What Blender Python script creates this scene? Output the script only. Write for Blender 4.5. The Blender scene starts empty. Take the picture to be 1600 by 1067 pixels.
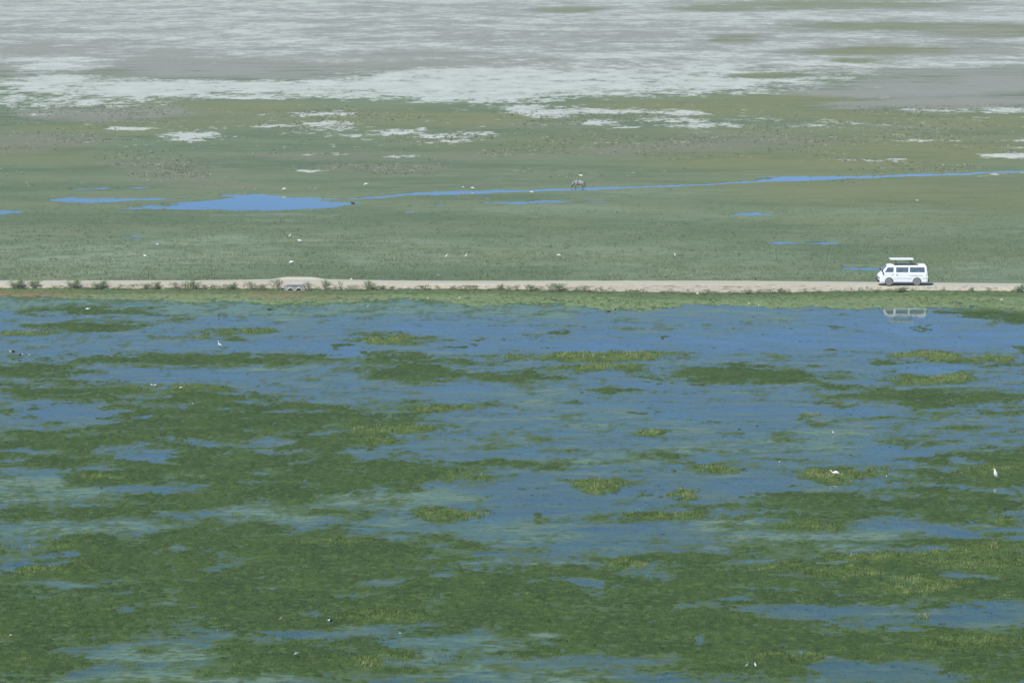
import bpy, bmesh, math, random
import numpy as np
from mathutils import Vector, Matrix

random.seed(7)
rng = np.random.default_rng(7)
scene = bpy.context.scene
COL = scene.collection
R = math.radians

# ---------------------------------------------------------------- camera
H = 34.5            # eye height above the water (a hill top), metres
F = 5800.0          # focal length in photo pixels (photo is 1600 wide)
HORIZON = -126.0    # photo row of the horizon
CX, CY = 800.0, 533.5
PITCH = math.atan((CY - HORIZON) / F)
cam_d = bpy.data.cameras.new("camera")
cam = bpy.data.objects.new("camera", cam_d)
COL.objects.link(cam)
cam_d.sensor_width = 36.0
cam_d.lens = 36.0 * F / 1600.0
cam_d.clip_start = 1.0
cam_d.clip_end = 20000.0
cam.location = (0, 0, H)
cam.rotation_euler = (R(90) - PITCH, 0, 0)
scene.camera = cam

# ---------------------------------------------------------------- world, sun, exposure
SUN_ELEV, SUN_ROT = R(50), R(215)     # rotation clockwise from +Y: behind the camera, to its left
world = bpy.data.worlds.new("World")
scene.world = world
world.use_nodes = True
wn = world.node_tree
bg = wn.nodes["Background"]
sky = wn.nodes.new("ShaderNodeTexSky")
sky.sky_type = 'NISHITA'
sky.sun_disc = False
sky.sun_elevation = SUN_ELEV
sky.sun_rotation = SUN_ROT
sky.altitude = 8000
sky.air_density = 1.0
sky.dust_density = 0.0
sky.ozone_density = 6.5
wn.links.new(sky.outputs[0], bg.inputs[0])
bg.inputs[1].default_value = 0.15
sun_d = bpy.data.lights.new("sun", 'SUN')
sun = bpy.data.objects.new("sun", sun_d)
COL.objects.link(sun)
sun_d.energy = 4.8
sun_d.angle = R(0.5)
sun_d.color = (1.0, 0.985, 0.94)
sdir = Vector((math.sin(SUN_ROT) * math.cos(SUN_ELEV), math.cos(SUN_ROT) * math.cos(SUN_ELEV), math.sin(SUN_ELEV)))
sun.rotation_euler = sdir.to_track_quat('Z', 'Y').to_euler()
vs = scene.view_settings
vs.view_transform = 'Standard'
vs.look = 'None'
vs.exposure = 0.14
vs.gamma = 1.0
vs.use_curve_mapping = False
scene.render.engine = 'CYCLES'
scene.cycles.max_bounces = 6
scene.cycles.transparent_max_bounces = 12
scene.cycles.volume_bounces = 0
scene.cycles.use_denoising = True
scene.cycles.caustics_reflective = False
scene.cycles.caustics_refractive = False
scene.cycles.sample_clamp_indirect = 4.0

# ---------------------------------------------------------------- helpers: projection, noise, smooth
cp, sp = math.cos(PITCH), math.sin(PITCH)

def at(px, py, z=0.0):
    """point of height z seen at photo pixel (px, py); arrays allowed"""
    px = np.asarray(px, float); py = np.asarray(py, float)
    u = (px - CX) / F; v = (CY - py) / F
    dy = cp + v * sp; dz = -sp + v * cp
    t = (z - H) / dz
    return t * u, t * dy, t

def to_px(X, Y, Z=0.0):
    d = Y * cp - (Z - H) * sp
    return CX + F * X / d, CY - F * (Y * sp + (Z - H) * cp) / d

_perm = np.random.default_rng(3).permutation(4096).astype(np.int64)
_ang = np.random.default_rng(4).uniform(0, 2 * np.pi, 4096)
_gx, _gy = np.cos(_ang), np.sin(_ang)

def perlin(x, y, seed=0):
    xi = np.floor(x).astype(np.int64); yi = np.floor(y).astype(np.int64)
    xf = x - xi; yf = y - yi
    def g(ix, iy, fx, fy):
        h = _perm[(_perm[(ix + seed * 131) & 4095] + iy) & 4095]
        return _gx[h] * fx + _gy[h] * fy
    u = xf * xf * xf * (xf * (xf * 6 - 15) + 10); v = yf * yf * yf * (yf * (yf * 6 - 15) + 10)
    a = g(xi, yi, xf, yf); b = g(xi + 1, yi, xf - 1, yf)
    c = g(xi, yi + 1, xf, yf - 1); d = g(xi + 1, yi + 1, xf - 1, yf - 1)
    return ((a + (b - a) * u) + ((c + (d - c) * u) - (a + (b - a) * u)) * v) * 1.5

def fbm(x, y, octaves=4, seed=0, gain=0.5):
    s = np.zeros_like(x); amp = 1.0; tot = 0.0
    for o in range(octaves):
        s += amp * perlin(x, y, seed + o * 17); tot += amp
        amp *= gain; x = x * 2.03 + 11.3; y = y * 2.03 - 7.1
    return s / tot

def sstep(a, b, x):
    t = np.clip((x - a) / (b - a), 0, 1)
    return t * t * (3 - 2 * t)

def blobs(lst, px, py, soft=(1.35, 0.55)):
    """union of soft ellipses (cx, cy, rx, ry, weight[, slope])"""
    out = np.zeros_like(px)
    for e in lst:
        cx, cy, rx, ry, w = e[:5]
        m = (np.abs(px - cx) < rx * 1.5) & (np.abs(py - cy) < ry * 1.5 + (abs(e[5]) * rx * 1.5 if len(e) > 5 else 0))
        if not m.any():
            continue
        yy = py[m] - cy
        if len(e) > 5:
            yy = yy - e[5] * (px[m] - cx)
        d = np.sqrt(((px[m] - cx) / rx) ** 2 + (yy / ry) ** 2)
        out[m] = np.maximum(out[m], w * sstep(soft[0], soft[1], d))
    return out

def poly(pts, x):
    p = np.array(pts, float)
    return np.interp(x, p[:, 0], p[:, 1])

def band(lst, px, py):
    """union of soft poly-line bands: list of [(px, py, half width), ...]"""
    out = np.zeros_like(px)
    for pts in lst:
        p = np.array(pts, float)
        m = (px > p[0, 0]) & (px < p[-1, 0]) & (py > p[:, 1].min() - 15) & (py < p[:, 1].max() + 15)
        if not m.any():
            continue
        c = np.interp(px[m], p[:, 0], p[:, 1]); w = np.interp(px[m], p[:, 0], p[:, 2])
        out[m] = np.maximum(out[m], sstep(1.2, 0.65, np.abs(py[m] - c) / np.maximum(w, .2)))
    return out

def tag(o, label=None, cat=None, group=None, kind=None):
    for k, v in (('label', label), ('category', cat), ('group', group), ('kind', kind)):
        if v:
            o[k] = v
    return o

def empty(name, loc, rz=0.0):
    o = bpy.data.objects.new(name, None)
    o.empty_display_size = 0.3
    COL.objects.link(o)
    o.location = loc
    o.rotation_euler = (0, 0, rz)
    return o

def mesh_obj(name, verts, faces, mat=None, parent=None, smooth=False):
    me = bpy.data.meshes.new(name)
    me.from_pydata([tuple(v) for v in verts], [], faces)
    if mat:
        me.materials.append(mat)
    if smooth:
        me.polygons.foreach_set("use_smooth", [True] * len(me.polygons))
    o = bpy.data.objects.new(name, me)
    COL.objects.link(o)
    if parent:
        o.parent = parent
    return o

def bm_obj(name, bm, mat=None, parent=None, smooth=False):
    me = bpy.data.meshes.new(name)
    bm.to_mesh(me); bm.free()
    if mat:
        me.materials.append(mat)
    if smooth:
        me.polygons.foreach_set("use_smooth", [True] * len(me.polygons))
    o = bpy.data.objects.new(name, me)
    COL.objects.link(o)
    if parent:
        o.parent = parent
    return o

def grid_mesh(name, V, nr, nc, mat, attrs=None, smooth=True):
    me = bpy.data.meshes.new(name)
    nv = nr * nc; nf = (nr - 1) * (nc - 1)
    me.vertices.add(nv)
    me.vertices.foreach_set("co", V.astype(np.float32).ravel())
    r, c = np.meshgrid(np.arange(nr - 1), np.arange(nc - 1), indexing='ij')
    a = (r * nc + c).ravel()
    q = np.stack([a, a + 1, a + nc + 1, a + nc], 1)
    me.loops.add(nf * 4)
    me.loops.foreach_set("vertex_index", q.astype(np.int32).ravel())
    me.polygons.add(nf)
    me.polygons.foreach_set("loop_start", (np.arange(nf) * 4).astype(np.int32))
    me.polygons.foreach_set("use_smooth", np.full(nf, smooth))
    me.update(calc_edges=True)
    for k, v in (attrs or {}).items():
        at_ = me.attributes.new(k, 'FLOAT', 'POINT')
        at_.data.foreach_set("value", v.astype(np.float32).ravel())
    me.materials.append(mat)
    o = bpy.data.objects.new(name, me)
    COL.objects.link(o)
    return o

class NT:
    """tiny node-tree writer"""
    def __init__(self, name):
        self.m = bpy.data.materials.new(name)
        self.m.use_nodes = True
        self.t = self.m.node_tree
        self.t.nodes.clear()
        self.out = self.t.nodes.new("ShaderNodeOutputMaterial")
    def n(self, typ, **kw):
        nd = self.t.nodes.new("ShaderNode" + typ)
        for k, v in kw.items():
            setattr(nd, k, v)
        return nd
    def set(self, sock, v):
        if isinstance(v, bpy.types.NodeSocket):
            self.t.links.new(v, sock)
        elif isinstance(v, tuple) and len(v) == 3 and sock.type == 'RGBA':
            sock.default_value = (*v, 1)
        else:
            sock.default_value = v
    def math(self, op, a, b=0.0, clamp=False):
        nd = self.n("Math", operation=op, use_clamp=clamp)
        self.set(nd.inputs[0], a); self.set(nd.inputs[1], b)
        return nd.outputs[0]
    def attr(self, name):
        return self.n("Attribute", attribute_name=name).outputs["Fac"]
    def pos(self, scale=(1, 1, 1)):
        g = self.n("NewGeometry").outputs["Position"]
        v = self.n("VectorMath", operation='MULTIPLY')
        self.set(v.inputs[0], g); v.inputs[1].default_value = scale
        return v.outputs[0]
    def noise(self, vec, scale=1.0, detail=4.0, rough=0.55, off=0.0):
        nd = self.n("TexNoise")
        nd.inputs["Scale"].default_value = scale
        nd.inputs["Detail"].default_value = detail
        nd.inputs["Roughness"].default_value = rough
        if off:
            v = self.n("VectorMath", operation='ADD')
            self.set(v.inputs[0], vec); v.inputs[1].default_value = (off, off * .7, off * .3)
            vec = v.outputs[0]
        self.set(nd.inputs["Vector"], vec)
        return nd.outputs["Fac"]
    def step(self, x, a, b):
        nd = self.n("MapRange", interpolation_type='SMOOTHSTEP')
        self.set(nd.inputs[0], x); self.set(nd.inputs[1], a); self.set(nd.inputs[2], b)
        return nd.outputs[0]
    def mix(self, f, a, b):
        nd = self.n("Mix", data_type='RGBA')
        self.set(nd.inputs[0], f); self.set(nd.inputs[6], a); self.set(nd.inputs[7], b)
        return nd.outputs[2]
    def principled(self, col, rough=0.8, **kw):
        p = self.n("BsdfPrincipled")
        self.set(p.inputs["Base Color"], col); self.set(p.inputs["Roughness"], rough)
        for k, v in kw.items():
            self.set(p.inputs[k], v)
        return p
    def done(self, shader):
        self.t.links.new(shader, self.out.inputs[0])
        return self.m

def simple(name, col, rough=0.6, var=0.12, scale=8.0, **kw):
    """plain paint-like material with a little procedural mottling"""
    m = NT(name)
    tc = m.n("TexCoord").outputs["Object"]
    f = m.noise(tc, scale, 3)
    c2 = tuple(max(0, x * (1 - var * 2)) for x in col)
    c = m.mix(f, c2, tuple(min(1, x * (1 + var)) for x in col))
    return m.done(m.principled(c, rough, **kw).outputs[0])

# ---------------------------------------------------------------- where things lie (rows and columns of the photo, laid on the ground plane)
FAR_EDGE = [(-900, 438), (0, 438), (300, 438), (380, 437), (430, 436), (520, 436.5), (600, 438), (700, 438.7), (1000, 438.5), (1150, 438.6), (1250, 439.5), (1400, 441), (1600, 443), (2500, 449)]
TOE = [(-900, 451), (0, 451), (200, 452), (400, 453), (500, 454), (700, 453), (800, 453.5), (900, 456), (1000, 459), (1150, 460), (1300, 457), (1400, 455), (1600, 456), (2500, 461)]
BANK = [(-900, 466), (0, 467), (90, 469), (300, 474), (450, 479), (560, 474), (700, 473), (850, 481), (950, 487), (1050, 484), (1100, 479), (1200, 484), (1300, 486), (1420, 483), (1480, 482), (1600, 488), (2500, 490)]
ROAD_Z = 0.45
ROAD_D = float(at(800, 440, ROAD_Z)[2])
def road_lines(X):
    """far edge and near toe of the causeway at world X"""
    px = CX + F * X / ROAD_D
    _, yf, _ = at(px, poly(FAR_EDGE, px), ROAD_Z)
    _, yt, _ = at(px, poly(TOE, px), 0.10)
    return yf, yt

MATS = [  # plant mats standing in the near water: cx, cy, rx, ry, weight, slope
    (140, 486, 110, 8, .8), (140, 511, 95, 9, 1), (30, 521, 60, 5, .7, -.03), (312, 524, 16, 5, .8), (390, 517, 45, 5, .75), (350, 528, 30, 4, .6), (275, 498, 40, 3, .4),
    (600, 532, 58, 7, 1), (520, 541, 20, 4.5, .9), (575, 523, 40, 3.5, .7), (655, 527, 25, 4, .6),
    (300, 562, 210, 11, 1), (480, 560, 50, 9, .85), (50, 580, 90, 13, .95), (620, 559, 62, 9, .95), (650, 582, 92, 14, 1), (700, 566, 90, 5, .6),
    (930, 556, 140, 8.5, 1), (930, 575, 62, 9, .9), (800, 588, 72, 9, .9), (985, 578, 16, 6, .9), (1080, 555, 10, 7, .7), (1150, 586, 125, 16, 1), (1270, 590, 60, 9, .85), (960, 607, 42, 5, .8),
    (1455, 556, 55, 8.5, 1), (1545, 562, 55, 7, .9), (1395, 567, 45, 6, .7), (1430, 595, 40, 9, .8), (1480, 590, 28, 8, .9), (1470, 620, 140, 14, 1), (1600, 546, 14, 8, .9), (1310, 605, 60, 6, .7), (1580, 640, 50, 9, .6),
    (1540, 488, 55, 10, 1), (1600, 494, 50, 13, 1), (1480, 490, 20, 5, .7),
    # the big dark mass at the left
    (110, 612, 150, 17, .8), (300, 608, 60, 10, .8), (330, 625, 120, 14, .9), (330, 660, 200, 35, 1), (480, 655, 170, 25, .95), (440, 632, 60, 8, .7), (700, 637, 60, 6, .85), (620, 672, 70, 9, .9), (520, 690, 110, 20, .95),
    (120, 700, 190, 35, .95), (40, 645, 60, 10, .6), (330, 725, 160, 25, 1), (560, 738, 170, 26, 1), (700, 740, 70, 12, .65), (270, 745, 190, 20, .95), (440, 760, 120, 26, 1), (250, 785, 200, 22, .95), (120, 802, 170, 12, .9), (350, 785, 90, 12, .8), (440, 788, 60, 10, .8),
    (700, 803, 55, 9, .9), (560, 803, 60, 6, .6), (740, 728, 110, 6, .55), (760, 745, 50, 7, .55),
    # lower left mass
    (420, 850, 200, 32, 1, .06), (220, 870, 210, 40, 1), (550, 870, 170, 35, 1), (80, 900, 140, 26, .9), (400, 920, 450, 60, 1), (60, 860, 50, 10, .6), (680, 850, 60, 8, .8), (100, 960, 220, 42, 1), (480, 965, 300, 30, 1), (720, 935, 240, 52, 1), (40, 1020, 90, 45, 1), (470, 1030, 190, 32, 1, .02), (350, 1000, 80, 10, .75), (620, 1040, 70, 12, .8), (800, 1010, 60, 8, .7), (780, 1045, 40, 6, .5),
    # lower right mass
    (900, 905, 140, 30, .9, .02), (1000, 960, 260, 70, 1), (840, 985, 120, 45, 1), (1090, 870, 110, 12, .9), (1150, 910, 180, 35, .95), (1000, 880, 30, 10, 1), (957, 879, 13, 10, 1), (1120, 985, 180, 50, 1), (1260, 985, 120, 28, .9), (1180, 1030, 150, 30, .95), (1390, 885, 220, 30, 1), (1520, 865, 120, 32, 1), (1300, 930, 180, 20, .95), (1500, 915, 140, 30, 1), (1420, 1010, 260, 36, 1), (1560, 1040, 90, 35, 1), (1250, 1015, 120, 15, .9), (1290, 790, 130, 26, .95), (1140, 793, 60, 8, .7), (1060, 806, 110, 10, .85), (930, 812, 60, 6, .6), (1490, 790, 130, 30, .9), (1570, 735, 90, 40, 1), (1440, 745, 60, 14, .6), (1500, 712, 60, 7, .6), (1270, 822, 60, 12, .8), (1560, 812, 60, 12, .8), (1440, 720, 60, 6, .7), (1330, 853, 200, 12, .6), (900, 1048, 60, 6, .5), (1040, 1045, 40, 7, .6), (920, 1075, 150, 12, .5), (1400, 1080, 150, 12, .6),
    # small mats on the open water
    (830, 727, 58, 9, .9), (945, 758, 56, 11, 1), (1055, 771, 24, 9, .95), (1120, 733, 38, 9, .9), (1145, 741, 22, 4, .8), (1240, 720, 30, 4, .5), (1290, 742, 52, 14, 1), (1370, 735, 34, 8, .85), (1265, 653, 10, 6, .9), (1285, 663, 25, 4, .5), (1015, 677, 22, 6, .8), (1040, 677, 8, 5, .8), (1030, 712, 45, 5, .6), (985, 645, 15, 3, .7), (910, 627, 25, 4, .5), (1075, 640, 20, 3, .5), (1400, 653, 30, 4, .6), (1320, 630, 50, 5, .5), (1410, 690, 70, 6, .5), (1500, 668, 50, 5, .5), (1520, 647, 60, 6, .6), (740, 540, 25, 4, .5), (760, 530, 10, 4, .6), (890, 520, 20, 5, .6), (830, 523, 25, 4, .4), (1320, 513, 14, 4, .6), (1220, 507, 20, 4, .35), (1450, 512, 60, 5, .4), (1290, 548, 30, 3, .5), (1560, 575, 60, 5, .4), (690, 540, 20, 3, .5), (870, 690, 40, 5, .35), (750, 700, 40, 5, .35), (1160, 690, 50, 5, .4),
    # outside the frame
    (-150, 600, 160, 20, .9), (-200, 700, 180, 40, 1), (-220, 860, 200, 50, 1), (-150, 980, 150, 60, .9), (1750, 560, 120, 12, .8), (1740, 640, 120, 18, 1), (1760, 760, 150, 40, 1), (1780, 900, 180, 50, 1), (1740, 1040, 150, 40, 1),
    (200, 1120, 300, 25, .9), (700, 1130, 250, 30, 1), (1250, 1130, 300, 30, 1), (400, 1200, 500, 35, .9), (1200, 1220, 500, 40, 1), (600, 1310, 600, 40, 1),
]
HOLES = [  # open water inside those mats
    (110, 650, 70, 14, .9), (60, 668, 60, 7, .8), (160, 660, 24, 4, .9), (210, 703, 45, 12, .9), (235, 716, 45, 5, .9), (260, 725, 25, 3.5, .9, .1), (430, 687, 40, 10, .8), (60, 705, 40, 5, .7), (520, 678, 30, 4, .7),
    (40, 882, 14, 7, .9), (80, 867, 26, 5, .8), (90, 828, 120, 14, .95, -.06), (80, 913, 110, 5, .8), (200, 905, 70, 3, .7), (280, 853, 18, 4, .6), (180, 930, 40, 6, .6), (205, 955, 20, 6, .55), (295, 943, 10, 5, .7), (100, 980, 30, 4, .7), (255, 920, 14, 5, .6),
    (600, 906, 60, 4, .75, -.04), (690, 902, 40, 5, .75), (535, 930, 18, 5, .6), (590, 935, 14, 4, .5), (520, 915, 20, 4, .5), (430, 920, 20, 3, .4),
    (900, 908, 45, 6, .95, .06), (1000, 897, 30, 3, .6), (1040, 900, 14, 5, .6), (1130, 943, 60, 5, .8), (1180, 930, 40, 5, .7), (1200, 950, 60, 6, .8), (955, 1012, 14, 3, .4, .2), (1075, 1003, 14, 4, .7, .4), (980, 1017, 14, 3, .6), (830, 992, 30, 9, .8), (1150, 1031, 14, 4, .85), (950, 985, 14, 3, .4), (940, 955, 20, 4, .4),
    (1275, 955, 80, 9, .85), (1380, 965, 70, 7, .8), (1500, 970, 80, 11, .9), (1545, 947, 60, 9, .95), (1600, 955, 40, 10, .9), (1400, 985, 40, 5, .8), (1340, 881, 22, 5, .7), (1500, 897, 20, 4, .6), (1540, 900, 14, 4, .7), (1235, 898, 40, 4, .7), (1290, 845, 90, 8, .85), (1450, 828, 80, 9, .9, .12), (1560, 842, 40, 6, .8), (1400, 855, 100, 6, .7), (1520, 720, 22, 5, .8, .25), (1560, 770, 40, 4, .5), (1240, 1022, 40, 8, .85), (1380, 1048, 100, 12, .95), (1300, 1060, 40, 8, .8), (1430, 950, 30, 4, .5),
    (455, 988, 45, 5, .9), (510, 990, 40, 5, .9), (560, 985, 60, 5, .85), (600, 1006, 22, 4, .9), (350, 998, 70, 5, .8), (650, 1000, 60, 12, .8), (740, 1005, 110, 14, .75), (700, 1035, 60, 14, .8), (240, 1020, 90, 16, .9), (160, 1045, 60, 10, .8), (110, 1062, 60, 10, .8), (350, 1062, 120, 10, .8), (680, 1065, 80, 10, .8), (960, 1050, 110, 9, .85), (1040, 1060, 60, 6, .7), (850, 1060, 50, 6, .7), (30, 755, 80, 20, .9), (110, 770, 90, 16, .85), (220, 762, 60, 6, .8, .08), (60, 790, 60, 7, .6), (250, 762, 60, 6, .5), (350, 800, 120, 9, .75, -.04), (300, 760, 30, 3, .5),
]
BRIGHT = [  # yellow-green standing plants
    (600, 532, 60, 7, 1), (930, 555, 140, 8, 1), (930, 573, 65, 9, 1), (1455, 556, 60, 8, 1), (1545, 561, 50, 6, .8), (1430, 595, 40, 8, .8), (1480, 590, 25, 7, 1), (390, 517, 45, 5, .8), (312, 524, 16, 5, .9), (700, 637, 60, 6, .8), (620, 671, 70, 8, .8), (600, 690, 60, 7, .5),
    (945, 758, 56, 11, .8), (1055, 771, 24, 9, 1), (1120, 733, 38, 9, .9), (1290, 742, 55, 14, .8), (1370, 735, 34, 8, .9), (957, 879, 13, 10, 1), (1010, 885, 24, 7, 1), (1060, 803, 110, 9, .7), (1265, 653, 10, 6, 1), (700, 803, 55, 9, .6), (1460, 965, 20, 8, 1), (1435, 955, 30, 6, .6), (1015, 677, 22, 6, .9), (740, 745, 60, 10, .6), (560, 672, 70, 9, .4),
    (250, 605, 70, 9, .7), (330, 600, 50, 8, .8), (30, 520, 60, 5, .9), (180, 742, 30, 5, .7), (340, 803, 22, 6, .9), (50, 850, 60, 8, .6), (110, 835, 20, 4, .7), (40, 890, 60, 8, .6), (110, 888, 30, 6, .6), (530, 845, 80, 6, .5), (1390, 870, 120, 10, .6), (1520, 870, 120, 20, .5), (1330, 895, 60, 10, .5), (1430, 915, 60, 10, .7), (1250, 885, 60, 8, .4), (1540, 735, 60, 10, .5), (1500, 1005, 90, 12, .5), (1280, 825, 50, 8, .5), (1560, 810, 50, 10, .5), (600, 965, 80, 9, .5), (640, 1030, 60, 10, .5), (1220, 1025, 60, 8, .4), (1270, 1030, 40, 8, .5),
    (860, 470, 110, 6, .6), (1000, 476, 60, 6, .6), (1480, 472, 80, 6, .7), (480, 474, 80, 4, .5), (1120, 470, 40, 6, .3), (1300, 466, 100, 6, .4), (800, 463, 60, 5, .4),
    (430, 800, 40, 4, .4), (760, 560, 20, 5, .4), (800, 556, 14, 5, .8),
]
FILM = [  # thin green scum and submerged weed lying under the surface
    (50, 478, 90, 12, .6), (480, 490, 250, 14, .75), (820, 493, 120, 8, .5), (230, 500, 160, 8, .6), (200, 535, 200, 9, .45), (450, 575, 90, 12, .7), (480, 590, 130, 14, .6), (820, 620, 160, 20, .6), (950, 655, 160, 30, .65), (1090, 520, 90, 12, .45), (1200, 515, 70, 7, .5), (1250, 600, 70, 14, .55), (1270, 690, 160, 26, .75), (1400, 575, 120, 9, .5), (1440, 605, 80, 8, .6), (950, 720, 120, 18, .75), (1100, 705, 130, 18, .65), (780, 690, 110, 20, .55), (720, 620, 60, 10, .5), (660, 700, 50, 10, .5),
    (60, 760, 130, 28, 1), (170, 780, 100, 20, .9), (420, 800, 160, 14, 1), (600, 780, 160, 22, .95), (480, 770, 60, 8, .5), (90, 828, 160, 18, .95), (230, 820, 100, 8, .9), (640, 820, 140, 14, .75), (760, 830, 140, 26, .75), (830, 840, 110, 16, .7), (980, 852, 60, 8, .5), (760, 880, 80, 14, .7), (1150, 820, 90, 12, .9), (1230, 850, 160, 18, .9), (1350, 835, 90, 14, .8), (1110, 880, 60, 8, .6), (200, 700, 50, 12, .6), (420, 690, 40, 10, .5), (560, 650, 30, 6, .4),
    (250, 1025, 140, 24, .95), (340, 1055, 200, 20, 1), (100, 1065, 140, 14, .9), (700, 1010, 150, 30, .8), (700, 1050, 120, 20, .9), (830, 1020, 80, 14, .6), (900, 1062, 110, 14, .95), (820, 992, 40, 9, .8), (80, 912, 120, 5, .7), (600, 700, 50, 7, .4), (1240, 1022, 40, 8, .7), (1340, 880, 60, 6, .4), (1180, 830, 60, 10, .7), (1000, 800, 60, 8, .5),
    (400, 1110, 300, 20, .8), (1100, 1100, 200, 14, .7),
]
CLEAR = [  # the bluest open water
    (1415, 502, 80, 16, 2.2),
    (1120, 490, 130, 9, .9), (1250, 535, 330, 14, .8), (1500, 530, 160, 16, .8), (900, 540, 200, 10, .7), (700, 515, 120, 10, .6), (440, 540, 160, 7, .6), (550, 552, 40, 5, .9), (300, 585, 100, 7, .7), (1450, 575, 60, 6, .8), (1330, 643, 60, 6, .8), (1400, 712, 60, 10, .8), (1400, 700, 30, 6, .8), (850, 780, 90, 22, .85), (950, 830, 60, 9, .8), (800, 800, 60, 9, .8), (780, 812, 50, 5, .9, .2), (720, 612, 60, 8, .7), (1000, 770, 60, 10, .7), (1450, 828, 80, 8, 1, .12), (1545, 947, 60, 9, 1), (1500, 970, 80, 11, 1), (1380, 1048, 100, 11, 1), (1275, 955, 80, 9, .9), (900, 908, 45, 6, .9, .06), (455, 990, 30, 5, .9), (600, 1006, 22, 4, 1), (40, 882, 14, 7, 1), (80, 867, 26, 5, .8), (110, 645, 70, 12, .8), (1100, 640, 200, 14, .5), (1180, 760, 100, 14, .6), (1010, 600, 60, 9, .6), (1250, 520, 60, 8, .6), (1060, 1058, 30, 5, .9), (240, 1040, 40, 8, .7), (150, 1045, 40, 4, .7), (130, 1065, 20, 5, .9), (1180, 540, 80, 8, .6), (230, 718, 40, 8, .8)]
RED = [(40, 461, 85, 4, .9), (430, 463, 70, 3.5, .7), (270, 462, 80, 3, .35), (520, 465, 60, 3, .4)]

POOLS = [[(168, 327, .8), (200, 326.5, 1.6), (250, 325, 2.6), (300, 323, 5.5), (330, 320.5, 8), (370, 319, 10.5), (410, 319, 11), (450, 319.5, 9.5), (500, 320, 6.5), (540, 319, 3), (566, 317.8, .8)],
         [(190, 323.5, .6), (230, 321.5, 1.2), (280, 317.5, 1.6), (330, 313.5, 2), (380, 311, 3)],
         [(80, 313, 2), (110, 312.5, 4), (150, 314, 4), (200, 312, 2.5), (260, 311, 1.5), (310, 310, .8)],
         [(340, 306, 1.5), (400, 306, 3), (470, 310, 2), (560, 311, 1.6), (640, 303.5, 2.4), (700, 301.8, 3.6), (760, 300, 3), (830, 298.2, 2), (900, 296, 2.4), (1000, 292.3, 1.9), (1100, 289, 1.8), (1180, 284.5, 1.7), (1205, 281.5, 3), (1240, 280, 4.6), (1300, 278.3, 3.2), (1360, 276.5, 2.4), (1480, 272.5, 1.9), (1600, 268, 1.8), (1800, 262, 2), (2100, 252, 1.5)],
         [(1155, 274.8, .8), (1200, 276.5, 1.1), (1240, 277, 1)],
         [(-400, 330, 6), (-100, 334, 8), (0, 333.5, 4.5), (20, 332, 2.5), (40, 331.5, .5)],
         [(755, 317.5, 1), (800, 317.5, 2.2), (850, 314.5, 2.3), (890, 316, 1.6), (950, 315, .8)],
         [(1142, 335.5, .8), (1175, 335, 3.2), (1206, 335, .8)], [(1192, 379.5, .9), (1225, 380, 3.4), (1250, 380, .8)], [(1244, 380, .8), (1280, 380, 3.2), (1318, 380, .8)], [(1300, 421, 1.2), (1335, 419.5, 4.2), (1360, 420.5, 3.6), (1390, 421, 1.6)],
         [(170, 371, .8), (205, 370, 2.2), (240, 371.5, 1)], [(110, 296, 1), (155, 294.6, 1.6), (185, 294.4, .6)], [(190, 294.5, .5), (220, 293.8, 1.5), (250, 293.5, .5)], [(625, 332, .6), (640, 332, 1.6), (655, 332, .6)], [(675, 321, .5), (690, 320.5, 1.5), (710, 321, .5)]]
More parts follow.
